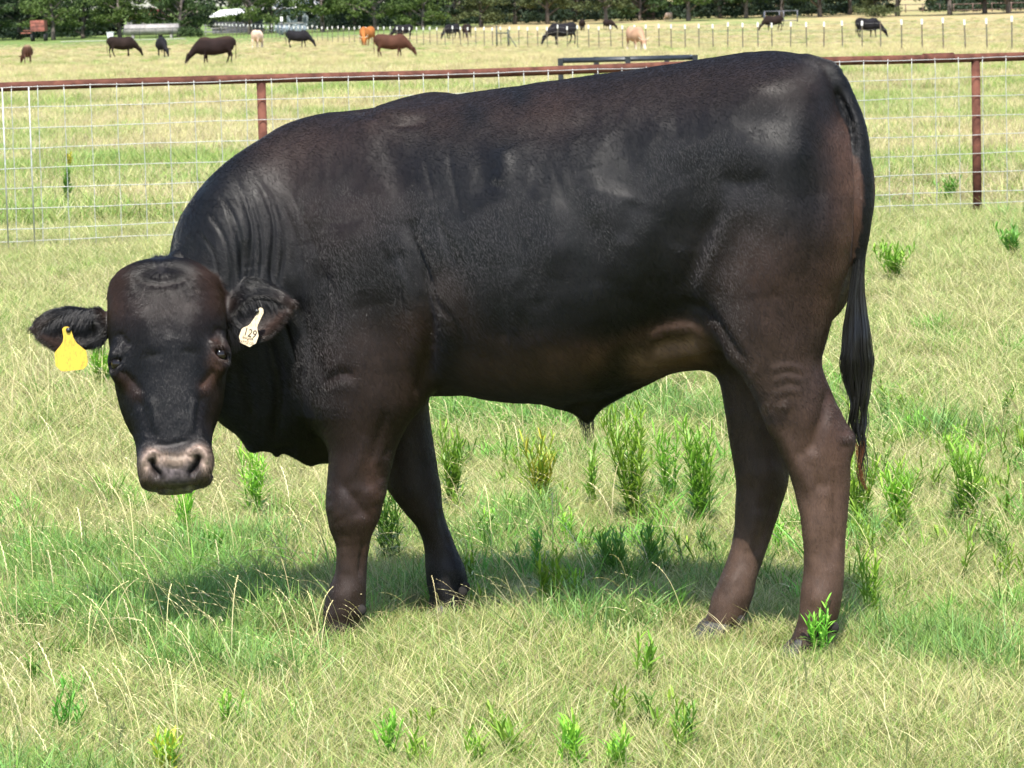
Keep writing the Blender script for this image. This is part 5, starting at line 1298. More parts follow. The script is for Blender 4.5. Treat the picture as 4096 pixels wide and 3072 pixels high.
# ================================================================== the herd grazing beyond
def cow_fn(turn=0.0, calf=False):
    X0, Y0, Z0 = np.eye(3); c, s = math.cos(turn), math.sin(turn)
    nx = .62; hx = lambda d: nx + d * c; hy = lambda d: d * s
    tor = HLoft([(-.95, 0, 1.16, .92, .06, .5, 2, 2), (-.86, 0, 1.29, .72, .17, .5, 2, 2), (-.62, 0, 1.37, .60, .27, .55, 2, 2.2), (-.25, 0, 1.31, .50, .34, .45, 1.9, 2.1), (.12, 0, 1.28, .47, .35, .42, 1.9, 2.1),
                 (.42, 0, 1.34, .50, .29, .45, 1.9, 2), (.62, 0, 1.31, .50, .22, .5, 1.9, 1.8), (hx(.18), hy(.18), 1.16, .56, .165, .55, 2, 1.7), (hx(.36), hy(.36), .97, .46, .125, .55, 2, 1.7), (hx(.52), hy(.52), .74, .34, .10, .5, 2, 2), (hx(.60), hy(.60), .58, .30, .07, .5, 2, 2)], k=.05, m=60)
    def leg(x, y, fr, hind):
        if hind: R = [(.0, x + .02, y, .055, .05), (.07, x + .01, y, .05, .045), (.16, x - .02, y, .036, .033), (.32, x - .05, y, .038, .034), (.46, x - .08, y, .058, .045), (.60, x - .03, y, .085, .065), (.80, x + .05, y * .9, .16, .10), (1.05, x + .05, y * .8, .20, .12)]
        else: R = [(.0, x + .01, y, .055, .05), (.07, x, y, .05, .045), (.15, x, y, .035, .032), (.32, x, y, .036, .034), (.40, x, y, .052, .046), (.58, x - .01, y, .06, .055), (.75, x - .03, y * .95, .10, .075), (.98, x - .03, y * .85, .16, .10)]
        return VLoft([(z, a + fr * (1 - z / .8) if z < .8 else a, b, r1, r2) for z, a, b, r1, r2 in R], .06)
    H0 = np.array([hx(.58), hy(.58), .50]); H1 = np.array([hx(.74), hy(.74), .08]); Hm = (H0 * .55 + H1 * .45)
    side = np.array([-s, c, 0])
    prims = [tor, leg(-.66, .17, -.10, True), leg(-.66, -.17, .12, True), leg(.42, .16, .10, False), leg(.42, -.16, -.10, False),
             Seg([H0, Hm, H1], [.115, .088, .058], .05),
             Seg([H0 + side * .09 + [0, 0, .06], H0 + side * .25 + [0, 0, .05]], [.035, .03], .02), Seg([H0 - side * .09 + [0, 0, .06], H0 - side * .25 + [0, 0, .05]], [.035, .03], .02),
             Seg([(-.90, 0, 1.24), (-.99, 0, 1.10), (-1.0, 0, .80), (-.98, .02, .45), (-.97, .02, .28)], [.03, .03, .022, .032, .018], .02)]
    lo = np.array([-1.25, -.75 if turn else -.5, -.05]); hi = np.array([1.6, .95 if turn else .5, 1.5])
    V_, Q_ = polygonise(lambda P: union(prims, P), lo, hi, .026, 3)
    V_ = V_ + vnormals(V_, Q_) * (vnoise(V_, 5, 3) * .012)[:, None]
    return V_, Q_, side, H0
cow_geo = [cow_fn(0.0), cow_fn(.55)]
cow_mesh = []
for V_, Q_, sd, H0 in cow_geo:
    cc = np.clip(.5 + .5 * vnoise(V_, 4, 9), 0, 1)[:, None] * np.ones(3); low = np.clip((.45 - V_[:, 2]) / .3, 0, 1)
    o = mesh_obj('cow_body', V_, Q_, None, None, True, np.stack([cc[:, 0], low, np.clip((V_[:, 2] - 1.15) / .15, 0, 1)], 1)); cow_mesh.append(o.data); bpy.data.objects.remove(o)
def hide_mat(name, c, leg=None, back=None, patch=0):
    m, nt, b = new_mat(name); L = nt.links.new; at_ = N(nt, 'ShaderNodeAttribute', _attribute_name='Col'); sp = nt.nodes.new('ShaderNodeSeparateColor'); L(at_.outputs['Color'], sp.inputs[0])
    c = np.array(c); m1 = N(nt, 'ShaderNodeMixRGB'); m1.inputs[1].default_value = (*(c * .75), 1); m1.inputs[2].default_value = (*np.clip(c * 1.3, 0, 1), 1); L(sp.outputs[0], m1.inputs[0])
    m2 = N(nt, 'ShaderNodeMixRGB'); m2.inputs[2].default_value = (*(leg if leg else c), 1); L(sp.outputs[1], m2.inputs[0]); L(m1.outputs[0], m2.inputs[1])
    m3 = N(nt, 'ShaderNodeMixRGB'); m3.inputs[2].default_value = (*(back if back else c), 1); L(sp.outputs[2], m3.inputs[0]); L(m2.outputs[0], m3.inputs[1])
    L(m3.outputs[0], b.inputs['Base Color']); b.inputs['Roughness'].default_value = .85; b.inputs['Specular IOR Level'].default_value = .15; return m
BLK = hide_mat('hide_black', (.012, .011, .013)); DBR = hide_mat('hide_dark_brown', (.018, .011, .009)); CHO = hide_mat('hide_chocolate', (.016, .009, .008), back=(.035, .02, .015)); RED = hide_mat('hide_red_brown', (.065, .028, .018), leg=(.06, .025, .018))
ORG = hide_mat('hide_orange', (.30, .11, .03), leg=(.20, .08, .03)); CRM = hide_mat('hide_cream', (.55, .40, .30), leg=(.62, .52, .42)); TANH = hide_mat('hide_tan', (.36, .22, .14), leg=(.68, .58, .45)); BTN = hide_mat('hide_brown_tan_back', (.07, .035, .024), back=(.20, .13, .08))
M_HORN = simple_mat('horn', (.62, .55, .42), .5, noise=.1)
R_, L_, A_, T_ = 0.0, math.pi, math.pi / 2, -math.pi / 2
herd = [  # photo px of the feet, height px, heading, geometry, mirrored, material, horns, label
    (111, 256, 77, A_ + .15, 1, 0, BTN, 0, 'brown cow with a tan back seen from behind at the far left'),
    (489, 229, 84, R_ + .35, 0, 0, DBR, 0, 'dark brown cow grazing to the right below the pale tank, second from left'),
    (647, 228, 80, T_ + .1, 1, 0, BLK, 0, 'black animal seen end-on left of the big brown grazing cow'),
    (860, 262, 117, L_ + .12, 0, 0, CHO, 0, 'largest dark brown cow of the herd, grazing to the left'),
    (1031, 192, 72, A_ - .2, 0, 0, CRM, 0, 'cream cow seen from behind near the white post tips'),
    (1194, 191, 71, R_ - .25, 0, 0, BLK, 0, 'black cow grazing to the right, right of the cream cow'),
    (1468, 184, 78, T_ - .45, 1, 0, ORG, 1, 'orange-red cow partly behind the red-brown one'),
    (1568, 233, 98, R_, 0, 0, RED, 0, 'red-brown cow grazing to the right in front of the black one'),
    (1612, 158, 60, L_ - .35, 0, 0, BLK, 0, 'black cow standing half hidden behind the red-brown cow'),
    (1808, 156, 60, L_ + .8, 0, 0, BLK, 0, 'black cow facing left behind the post fence, left of a dark brown one'),
    (1866, 152, 56, T_ - .3, 1, 0, DBR, 0, 'small dark brown cow head-down beside a black one in mid field'),
    (2250, 178, 88, L_ + .35, 0, 0, BLK, 1, 'black cow grazing left at the braced fence corner'),
    (2329, 124, 46, A_, 0, 0, DBR, 0, 'far dark brown cow seen from behind, right of the braced fence corner'),
    (2434, 121, 44, T_ + .6, 1, 0, DBR, 0, 'far dark brown cow in front of the forked pale tree trunk'),
    (2544, 202, 97, T_ + .35, 0, 1, TANH, 1, 'tan cow with white legs grazing behind the posts'),
    (2675, 84, 30, A_ + .5, 0, 0, CRM, 0, 'pale tan cow far off in the shade of the tree line'),
    (3092, 122, 60, L_ + .3, 0, 0, DBR, 1, 'dark cow grazing in front of the grey rack'),
    (3472, 152, 82, R_ + .5, 1, 1, BLK, 0, 'black cow grazing alone on the dry grass at the right'),
]
for (px, py, hpx, hd_, gi_, mir, mat, horns, lab) in herd:
    P = on_ground(px, py); hm_ = hpx * P[1] / F_PX; k = np.clip(hm_ / 1.37, .72, 1.25)
    o = bpy.data.objects.new('cow', cow_mesh[gi_]); C.objects.link(o)
    if len(cow_mesh[gi_].materials) == 0: cow_mesh[gi_].materials.append(None)
    o.location = tuple(P); o.rotation_euler = (0, 0, hd_); o.scale = (k, (-k if mir else k) * 1.18, k)
    o.material_slots[0].link = 'OBJECT'; o.material_slots[0].material = mat
    tag(o, lab, 'cow', 'cattle grazing in the far field')
    if horns:
        sd, H0 = cow_geo[gi_][2], cow_geo[gi_][3]
        for s in (-1, 1):
            mb = MB(); mb.tube([H0 + sd * .07 * s + [0, 0, .10], H0 + sd * .22 * s + [.02, 0, .16], H0 + sd * .30 * s + [.06, 0, .26]], [.025, .018, .006], 8); h = mb.build('horn', M_HORN, None, True); h.parent = o
# ================================================================== things at the edge of the wood
def gp(px, d, py=None):
    """ground point at picture column px and distance d"""
    P = at(px, 100, d); return np.array([P[0], P[1], float(ground_z(P[0], P[1]))])
# rusty farm wagon
M_WAG = simple_mat('red_rust_panel', (.26, .085, .06), .65, noise=.35, scale=2.2, col2=(.13, .045, .035)); M_TY = simple_mat('old_tyre', (.02, .02, .02), .8, noise=.2)
p = gp(155, 398); w = empty('farm_wagon', p, 0, 'rusty red farm wagon parked under the trees at the far left', 'wagon')
x, y, z = p
mb = MB(); mb.box((x, y, z + 1.15), (1.55, 2.6, .08)); mb.box((x, y - 1.28, z + 1.75), (1.55, .05, 1.15)); mb.box((x - .76, y, z + 1.75), (.05, 2.5, 1.15)); mb.box((x + .76, y, z + 1.75), (.05, 2.5, 1.15)); mb.build('box', M_WAG, w)
mb = MB()
for k in range(3): mb.box((x, y - 1.33, z + 1.35 + k * .36), (1.5, .05, .09))
for k in (-.7, -.05, .7): mb.box((x + k, y - 1.335, z + 1.75), (.08, .06, 1.1))
mb.build('ribs', M_WAG, w)
mb = MB(); mb.box((x - 1.35, y - .6, z + .95), (1.2, .10, .10)); mb.box((x - 1.25, y - .6, z + 1.22), (.9, .08, .08)); mb.build('drawbar', M_WAG, w)
for sx in (-.72, .72):
    for sy in (-.8, .8): mb = MB(); mb.tube([(x + sx - .1, y + sy, z + .42), (x + sx + .1, y + sy, z + .42)], .42, 18); mb.build('wheel', M_TY, w, True)
# pale long tank with bands, behind a pipe rail
M_TANK = simple_mat('pale_tank', (.27, .25, .235), .55, noise=.2, scale=1.5); M_RF = simple_mat('maroon_roof', (.24, .035, .03), .6, noise=.2, scale=2); M_RF2 = simple_mat('red_gable', (.58, .20, .13), .6, noise=.2, scale=2)
p = gp(606, 400); x, y, z = p; tk = empty('long_tank', p, 0, 'long pale horizontal tank lying under the trees at the left', 'tank')
mb = MB(); mb.tube([(x - 3.1, y, z + .95), (x - 3.0, y, z + .95), (x + 3.0, y, z + .95), (x + 3.1, y, z + .95)], [.35, .62, .62, .35], 20); mb.build('shell', M_TANK, tk, True)
for sx in (-2.1, -.7, .8, 2.2):
    mb = MB(); mb.tube([(x + sx - .04, y, z + .95), (x + sx + .04, y, z + .95)], .65, 20); mb.build('band', M_TANK, tk, True)
for sx in (-2.1, 2.2): mb = MB(); mb.box((x + sx, y, z + .18), (.3, .9, .36)); mb.build('cradle', M_TANK, tk)
p = gp(590, 393); x, y, z = p; rf_ = empty('pipe_rail', p, 0, 'dark pipe rail standing in front of the long pale tank', 'railing')
mb = MB(); mb.tube([(x - 3, y, z + 1.15), (x + 3.6, y, z + 1.15)], .035, 8); mb.build('rail', M_BLK, rf_, True)
for sx in (-2.7, -.9, .9, 2.7): mb = MB(); mb.tube([(x + sx, y, z - .1), (x + sx, y, z + 1.15)], .03, 8); mb.build('post', M_BLK, rf_, True)
# shed with a red gable and maroon roof slope
p = gp(592, 436); x, y, z = p; sh = empty('shed', p, 0, 'small shed with a red gable and maroon roof behind the long tank', 'shed')
mb = MB(); mb.box((x, y + 2, z + .9), (5.2, 4, 1.8)); mb.build('wall', M_TANK, sh)
mb = MB(); mb.add([(x - 2.7, y - .2, z + 1.8), (x + 2.9, y - .2, z + 1.8), (x + .4, y - .2, z + 3.3), (x - 2.7, y + 4.4, z + 1.8), (x + 2.9, y + 4.4, z + 1.8), (x + .4, y + 4.4, z + 3.3)], [(0, 3, 5, 2), (1, 2, 5, 4), (3, 4, 5), (0, 1, 4, 3)]); mb.build('roof', M_RF, sh)
mb = MB(); mb.add([(x - 2.6, y - .22, z + 1.86), (x + 2.7, y - .22, z + 1.86), (x + .4, y - .22, z + 3.2), (x - 2.6, y - .16, z + 1.86), (x + 2.7, y - .16, z + 1.86), (x + .4, y - .16, z + 3.2)], [(0, 1, 2), (3, 5, 4), (0, 2, 5, 3), (1, 4, 5, 2), (0, 3, 4, 1)]); mb.build('gable', M_RF2, sh)
# white tub, barn with white roof, white house
M_WT2 = simple_mat('white_tub', (.72, .73, .76), .4, noise=.08); M_BW = simple_mat('barn_wall', (.085, .085, .105), .7, noise=.2, scale=1.2); M_BR = simple_mat('white_tin_roof', (.86, .86, .86), .4, noise=.05)
p = gp(440, 392); x, y, z = p; tb = empty('water_tub', p, 0, 'white square tub behind the second cow from the left', 'tub')
mb = MB(); mb.add([(x - .28, y - .28, z + .1), (x + .28, y - .28, z + .1), (x + .28, y + .28, z + .1), (x - .28, y + .28, z + .1), (x - .36, y - .36, z + .85), (x + .36, y - .36, z + .85), (x + .36, y + .36, z + .85), (x - .36, y + .36, z + .85)], [(0, 3, 2, 1), (0, 1, 5, 4), (1, 2, 6, 5), (2, 3, 7, 6), (3, 0, 4, 7), (4, 5, 6, 7)]); mb.build('tub_body', M_WT2, tb)
mb = MB(); mb.box((x, y, z + .86), (.8, .8, .06)); mb.build('rim', M_WT2, tb)
p = gp(905, 424); x, y, z = p; bn = empty('barn', p, 0, 'dark low barn with a bright white metal roof behind the trees', 'barn')
mb = MB(); mb.box((x + 1.2, y + 2, z + .95), (5.8, 4, 1.9)); mb.build('wall', M_BW, bn)
mb = MB(); mb.add([(x - 2.2, y - .4, z + 1.9), (x + 4.4, y - .4, z + 2.25), (x + 4.4, y + 4.4, z + 3.0), (x - 1.0, y + 4.4, z + 2.7), (x - 2.2, y - .4, z + 1.98), (x + 4.4, y - .4, z + 2.33), (x + 4.4, y + 4.4, z + 3.08), (x - 1.0, y + 4.4, z + 2.78)], [(0, 3, 2, 1), (4, 5, 6, 7), (0, 1, 5, 4), (1, 2, 6, 5), (2, 3, 7, 6), (3, 0, 4, 7)]); mb.build('roof', M_BR, bn)
p = gp(1196, 440); x, y, z = p; hs = empty('house', p, 0, 'white house glimpsed through the trees above the bushes', 'house')
mb = MB(); mb.box((x, y + 3, z + 1.3), (6, 6, 2.6)); mb.build('wall', simple_mat('house_wall', (.30, .36, .38), .6, noise=.2, scale=1), hs)
mb = MB(); mb.add([(x - 3.4, y - .4, z + 2.6), (x + 3.4, y - .4, z + 2.6), (x + 3.4, y + 6.4, z + 2.6), (x - 3.4, y + 6.4, z + 2.6), (x - 2, y + 3, z + 4.4), (x + 2, y + 3, z + 4.4)], [(0, 1, 5, 4), (1, 2, 5), (2, 3, 4, 5), (3, 0, 4), (0, 3, 2, 1)]); mb.build('roof', M_BR, hs)
for sx in (-1.8, 0.1, 1.9):
    mb = MB(); mb.box((x + sx, y - .02, z + 1.4), (.8, .06, 1.1)); f = mb.build('window', M_WH, hs); mb = MB(); mb.box((x + sx, y - .06, z + 1.4), (.64, .04, .94)); mb.build('pane', simple_mat('dark_pane', (.03, .04, .05), .1, noise=.1), f)
# pole with white top, far board rails on the left, wooden stall
p = gp(1127, 396); x, y, z = p; po = empty('marker_post', p, 0, 'dark post with a white sign top right of the black grazing cow', 'post')
mb = MB(); mb.tube([(x, y, z - .2), (x, y, z + 1.55)], .08, 10); mb.build('pole', M_BW, po, True); mb = MB(); mb.box((x, y - .1, z + 1.75), (.28, .06, .5)); mb.build('sign_top', M_WH, po)
p = gp(1040, 412); x, y, z = p; br = empty('board_fence', p, 0, 'grey rail fence along the foot of the trees behind the white post tips', 'fence')
M_GB = simple_mat('grey_boards', (.30, .30, .30), .7, noise=.25, scale=3)
for dz in (.35, .75, 1.1): mb = MB(); mb.box((x, y, z + dz), (13, .05, .10)); mb.build('rail', M_GB, br)
for k in range(8): mb = MB(); mb.box((x - 6.3 + k * 1.8, y + .08, z + .6), (.1, .1, 1.3)); mb.build('post', M_GB, br)
M_BRW = simple_mat('brown_boards', (.16, .10, .085), .75, noise=.3, scale=3)
p = gp(2598, 418); x, y, z = p; sl_ = empty('wooden_stand', p, 0, 'brown wooden stand of boards under the trees left of the pale far cow', 'stand')
for sx in (-.55, .55): mb = MB(); mb.box((x + sx, y, z + .95), (.12, .12, 1.9)); mb.build('upright', M_BRW, sl_)
for dz, hh in ((.25, .28), (.7, .22), (1.5, .7)): mb = MB(); mb.box((x, y - .09, z + dz), (1.35, .05, hh)); mb.build('board', M_BRW, sl_)
# grey rack behind the far dark cow
M_GR = simple_mat('grey_rack', (.13, .13, .15), .5, metal=.3, noise=.2)
c0 = on_ground(3190, 88); p = c0; x, y, z = p; rk = empty('hay_rack', p, 0, 'grey pipe rack beside the far dark cow on the right', 'rack')
wd = 130 * y / F_PX; hh = 45 * y / F_PX
for dz in (hh, .18): mb = MB(); mb.tube([(x - wd, y, z + dz), (x + .1, y, z + dz)], .045, 8); mb.build('rail', M_GR, rk, True)
for fx in (0, .42, .55, 1): mb = MB(); mb.tube([(x - wd * fx, y, z), (x - wd * fx, y, z + hh)], .05, 8); mb.build('post', M_GR, rk, True)
mb = MB(); mb.tube([(x - wd, y + 1.4, z + hh), (x + .1, y + 1.4, z + hh)], .045, 8); mb.build('rail', M_GR, rk, True)
for xx in (x - wd, x + .1): mb = MB(); mb.tube([(xx, y, z + hh), (xx, y + 1.4, z + hh)], .04, 8); mb.build('end_rail', M_GR, rk, True)
for xx in (x - wd, x + .1): mb = MB(); mb.tube([(xx, y + 1.4, z), (xx, y + 1.4, z + hh)], .05, 8); mb.build('post', M_GR, rk, True)
# brown pipe fences under the trees at the right
for (xa, xb, d, lab, npo) in ((3555, 3760, 424, 'brown two-rail fence across the gap between the trees at the right', 4), (3815, 4200, 417, 'dark brown rail fence under the trees at the right edge', 6)):
    A = gp(xa, d); B = gp(xb, d); e = empty('rail_fence', A, 0, lab, 'fence'); u = B - A; L_n = np.linalg.norm(u)
    for dz in (.25, .95): mb = MB(); mb.tube([A + [0, 0, dz], B + [0, 0, dz]], .05, 8); mb.build('rail', M_BRW, e, True)
    for k in range(npo): q = A + u * k / (npo - 1); mb = MB(); mb.tube([q - [0, 0, .2], q + [0, 0, 1.05]], .06, 8); mb.build('post', M_BRW, e, True)
# gravel track along the foot of the trees
tr = []
for px in np.linspace(240, 740, 26): a = gp(px, 386); b = gp(px, 389.5); tr += [a + [0, 0, .03], b + [0, 0, .03]]
tf = [(2 * i, 2 * i + 2, 2 * i + 3, 2 * i + 1) for i in range(25)]
tag(mesh_obj('path', tr, tf, simple_mat('pale_gravel', (.48, .45, .38), .8, noise=.2, scale=2), None), kind='structure')

# ================================================================== trees
M_BARK = simple_mat('bark', (.16, .13, .115), .85, noise=.35, scale=3, bump=.5, stretch=(1, 1, .3)); 
def leaf_mat(name, c, c2):
    m, nt, b = new_mat(name); L = nt.links.new; at_ = N(nt, 'ShaderNodeAttribute', _attribute_name='Col'); sp = nt.nodes.new('ShaderNodeSeparateColor'); L(at_.outputs['Color'], sp.inputs[0])
    mx = N(nt, 'ShaderNodeMixRGB'); mx.inputs[1].default_value = (*c, 1); mx.inputs[2].default_value = (*c2, 1); L(sp.outputs[0], mx.inputs[0])
    L(mx.outputs[0], b.inputs['Base Color']); b.inputs['Roughness'].default_value = .6; b.inputs['Specular IOR Level'].default_value = .25
    t = nt.nodes.new('ShaderNodeBsdfTranslucent'); L(mx.outputs[0], t.inputs[0]); ms = N(nt, 'ShaderNodeMixShader', Fac=.25); L(b.outputs[0], ms.inputs[1]); L(t.outputs[0], ms.inputs[2]); L(ms.outputs[0], nt.nodes['Material Output'].inputs['Surface']); return m
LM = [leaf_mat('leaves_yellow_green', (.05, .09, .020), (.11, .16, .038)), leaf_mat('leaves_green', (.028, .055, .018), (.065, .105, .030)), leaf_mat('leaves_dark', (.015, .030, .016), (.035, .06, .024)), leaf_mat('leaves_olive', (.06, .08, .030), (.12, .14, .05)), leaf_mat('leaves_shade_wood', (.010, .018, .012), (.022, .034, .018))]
def leaf_cloud(centres, radii, n_each, size, seed, flat=.55):
    r = np.random.default_rng(seed); P = []; 
    for c, R, n in zip(centres, radii, n_each):
        d = r.normal(0, 1, (n, 3)); d /= np.linalg.norm(d, axis=1)[:, None]; rr = R * r.uniform(.45, 1.05, n) ** .6; P.append(c + d * rr[:, None] * np.array([1, 1, flat]))
    P = np.concatenate(P); n = len(P)
    nrm = r.normal(0, 1, (n, 3)); nrm[:, 2] = np.abs(nrm[:, 2]) + .5; nrm /= np.linalg.norm(nrm, axis=1)[:, None]
    a = np.cross(nrm, r.normal(0, 1, (n, 3))); a /= np.linalg.norm(a, axis=1)[:, None]; b = np.cross(nrm, a); s = size * r.uniform(.5, 1.3, n)[:, None]
    V_ = np.stack([P - a * s, P - b * s * .6 , P + a * s, P + b * s * .6], 1).reshape(-1, 3); Q_ = np.arange(4 * n).reshape(n, 4)
    c = np.repeat(r.random(n), 4)[:, None] * np.ones(3); return V_, Q_, c
def tree_parts(seed, H, base, spread, nl, dens=1.0):
    r = np.random.default_rng(seed); mb = MB(); lean = r.normal(0, .25, 2)
    trunk_top = np.array([lean[0], lean[1], H * .5]); mb.tube([(0, 0, -.3), (lean[0] * .1, lean[1] * .1, base * .6), (lean[0] * .5, lean[1] * .5, H * .28), trunk_top], [.30, .22, .17, .08], 9)
    cs, rs, ns = [], [], []
    for k in range(nl):
        a = k * 2.4 + r.uniform(-.4, .4); z0 = base * r.uniform(.55, 1.0) + (H - base) * .45 * (k / nl); L = spread * r.uniform(.6, 1.0) * (1 - .25 * k / nl)
        e = np.array([math.cos(a) * L, math.sin(a) * L, z0 + r.uniform(.1, .45) * L]); s = np.array([lean[0] * z0 / H, lean[1] * z0 / H, z0 * .8]); m = (s + e) / 2 + [0, 0, .25]
        mb.tube([s, m, e], [.12, .08, .03], 6)
        for q in range(4): cs.append(e * (.55 + .16 * q) + r.normal(0, .35, 3) * [1, 1, .5] + [0, 0, (1 - .55 - .16 * q) * (e[2]) * 1.0]); rs.append(r.uniform(.55, 1.1)); ns.append(int(95 * dens))
    n2 = 26
    for k in range(n2):
        z = base + (H - base) * r.uniform(.25, 1); w = spread * math.sqrt(max(.05, 1 - ((z - base - (H - base) * .35) / ((H - base) * .68)) ** 2)); a = r.uniform(0, 6.28); q = w * math.sqrt(r.random())
        cs.append(np.array([math.cos(a) * q, math.sin(a) * q, z])); rs.append(r.uniform(.7, 1.3)); ns.append(int(90 * dens))
    # drooping skirt sprays at the foot of the crown
    for k in range(16):
        a = r.uniform(0, 6.28); q = spread * r.uniform(.55, 1.0); cs.append(np.array([math.cos(a) * q, math.sin(a) * q, base + r.uniform(-.1, .7)])); rs.append(r.uniform(.4, .8)); ns.append(int(70 * dens))
    return mb, leaf_cloud(cs, rs, ns, .15, seed)
protos = []
for sd_, H, base, spr, nl in ((1, 10.5, 1.7, 3.6, 9), (2, 9.0, 2.0, 3.2, 8), (3, 11.5, 1.5, 4.0, 10), (4, 8.0, 1.0, 3.4, 8)):
    mb, (V_, Q_, c_) = tree_parts(sd_, H, base, spr, nl)
    t = mb.build('trunk', M_BARK, None, True); f = mesh_obj('crown', V_, Q_, LM[0], None, False, c_); protos.append((t.data, f.data)); bpy.data.objects.remove(t); bpy.data.objects.remove(f)
trees = [  # px, distance, prototype, leaf material, scale, rotation, label
    (-60, 410, 2, 1, 1.0, 0, 'green tree at the left edge of the tree line'),
    (75, 416, 1, 2, 1.0, 1, 'dark tree just left of the rusty wagon'),
    (212, 404, 0, 0, 1.0, 2, 'sunlit yellow-green tree leaning over the rusty wagon'),
    (330, 412, 3, 1, 1.05, 3, 'bushy green tree between the rusty wagon and the white tub'),
    (478, 408, 1, 0, 1.0, 4, 'spreading tree over the white tub'),
    (640, 408, 0, 0, .95, 5, 'forked tree in front of the long pale tank'),
    (712, 404, 2, 1, .95, 0.5, 'tree with a pale split trunk at the right end of the tank'),
    (790, 414, 3, 2, .8, 1.5, 'dark dense tree touching the ground left of the white-roofed barn'),
    (1000, 410, 2, 0, 1.0, 2.5, 'bright green tree to the right of the white-roofed barn'),
    (1085, 420, 0, 1, 1.0, 3.5, 'green tree above the row of small white post tips'),
    (1290, 408, 1, 0, 1.1, 4.5, 'light green tree right of the white house'),
    (1420, 418, 2, 2, 1.0, 5.5, 'dark tree behind the orange-red cow'),
    (1500, 406, 0, 0, .95, .8, 'bright-leaved tree above the red-brown cow'),
    (1640, 414, 1, 1, 1.0, 1.8, 'green tree above the half-hidden black cow'),
    (1690, 402, 3, 0, .9, 2.8, 'light green rounded tree in mid picture'),
    (1830, 412, 2, 2, 1.0, 3.8, 'dark tree behind the small dark brown cow'),
    (1925, 404, 3, 3, .95, 4.8, 'grey-green willow-like tree left of centre of the tree line'),
    (2060, 418, 0, 2, 1.05, 5.8, 'dark tree over the plain mid-field posts'),
    (2190, 410, 1, 3, 1.0, .2, 'olive tree behind the black cow at the fence brace'),
    (2300, 420, 2, 2, 1.0, 1.2, 'dark tree left of the forked pale trunk'),
    (2425, 404, 0, 3, 1.0, 2.2, 'olive tree with a forked pale trunk behind a far brown cow'),
    (2560, 416, 3, 1, .95, 3.2, 'green tree behind the wooden stand'),
    (2660, 422, 2, 1, 1.0, 4.2, 'green tree above the pale far cow'),
    (2755, 404, 1, 0, 1.05, 5.2, 'light green tree with a straight trunk above the bull’s loin'),
    (2880, 418, 0, 2, 1.0, .6, 'dark tree left of the grey rack'),
    (2985, 412, 1, 1, 1.0, 1.6, 'green tree just behind the grey rack'),
    (3130, 418, 2, 2, 1.05, 2.6, 'dark tree behind the grazing cow at the rack'),
    (3280, 408, 1, 1, 1.1, 3.6, 'tree with a slim pale trunk right of the grey rack'),
    (3400, 418, 0, 2, 1.0, 4.6, 'dark tree above the lone black cow'),
    (3500, 404, 3, 3, .72, 5.6, 'low olive bushy tree left of the gap at the right'),
    (3590, 400, 1, 1, 1.1, .9, 'tree whose bare trunk stands at the left side of the gap'),
    (3800, 398, 0, 3, 1.15, 1.9, 'thick-trunked tree at the right side of the gap'),
    (3940, 404, 1, 2, 1.1, 2.9, 'tall dark tree near the right edge'),
    (4035, 400, 2, 2, 1.1, 3.9, 'dark tree with visible trunk close to the right corner'),
    (4150, 406, 0, 1, 1.1, 4.9, 'green tree cut by the right edge of the picture'),
]
for (px, d, pr, lm, s, rz_, lab) in trees:
    P = gp(px, d); r_ = empty('tree', P, rz_, lab.replace('’', "'"), 'tree', 'trees along the far edge of the field'); r_.scale = (s, s, s)
    for nm, dat, mt in (('trunk', protos[pr][0], M_BARK), ('crown', protos[pr][1], LM[lm])):
        o = bpy.data.objects.new(nm, dat); C.objects.link(o); o.parent = r_; o.material_slots[0].link = 'OBJECT'; o.material_slots[0].material = mt
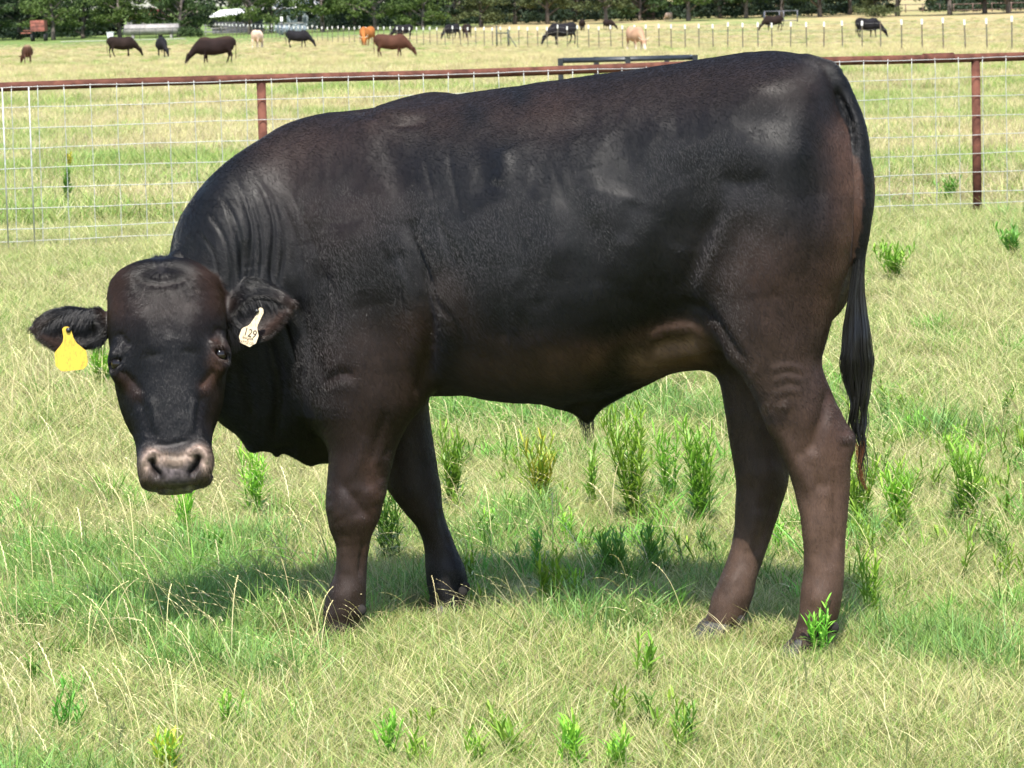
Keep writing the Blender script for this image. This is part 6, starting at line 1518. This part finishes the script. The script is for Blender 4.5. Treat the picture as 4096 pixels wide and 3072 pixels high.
# the wood behind them, one dark mass
r = np.random.default_rng(9); n = 4300; xw = r.uniform(-112, 112, n); yw = r.uniform(432, 448, n); zw = 10 * r.random(n) ** 1.6 
pxw = CX + xw / yw * F_PX; keep = ~((pxw > 3560) & (pxw < 3745)) & ~((yw < 446) & (zw < 4.2) & (pxw > 520) & (pxw < 1290)); xw, yw, zw = xw[keep], yw[keep], zw[keep]
V_, Q_, c_ = leaf_cloud(np.stack([xw, yw, zw + ground_z(xw, yw)], 1), np.full(len(xw), 1.7), [30] * len(xw), .36, 12, .8)
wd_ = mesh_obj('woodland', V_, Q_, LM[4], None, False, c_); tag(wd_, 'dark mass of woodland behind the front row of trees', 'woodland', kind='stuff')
# undergrowth along the foot of the trees
n = 520; xu = r.uniform(-64, 64, n); yu = r.uniform(415, 430, n); pxu = CX + xu / yu * F_PX; keep = ~((pxu > 3600) & (pxu < 3745)) & ~((pxu > 400) & (pxu < 1290)); xu, yu = xu[keep], yu[keep]
V_, Q_, c_ = leaf_cloud(np.stack([xu, yu, ground_z(xu, yu) + r.uniform(.2, 1.2, len(xu))], 1), r.uniform(.5, 1.1, len(xu)), [60] * len(xu), .16, 13, .7)
tag(mesh_obj('undergrowth', V_, Q_, LM[2], None, False, c_), 'dark undergrowth along the foot of the tree line', 'undergrowth', kind='stuff')
n = 46; V_, Q_, c_ = [], [], []
for (px, d, rad, mt, lab) in ((1165, 394, .75, 3, 'pale blue-grey bush under the white house'), (770, 396, .9, 1, 'dark green bush at the foot of the tree left of the barn'), (3525, 392, 1.0, 3, 'grey-green bush left of the gap in the trees')):
    P = gp(px, d); cs = [P + r.normal(0, rad * .6, 3) * [1.6, 1, 0] + [0, 0, r.uniform(.3, rad * 1.1)] for _ in range(22)]
    v, q, c = leaf_cloud(np.array(cs), np.full(22, .45), [70] * 22, .11, int(px), .8)
    mt_ = LM[mt] if px != 1165 else leaf_mat('leaves_silver', (.22, .27, .30), (.40, .46, .50)); tag(mesh_obj('bush', v, q, mt_, None, False, c), lab, 'bush')
print('all', round(time.time() - T0, 1))
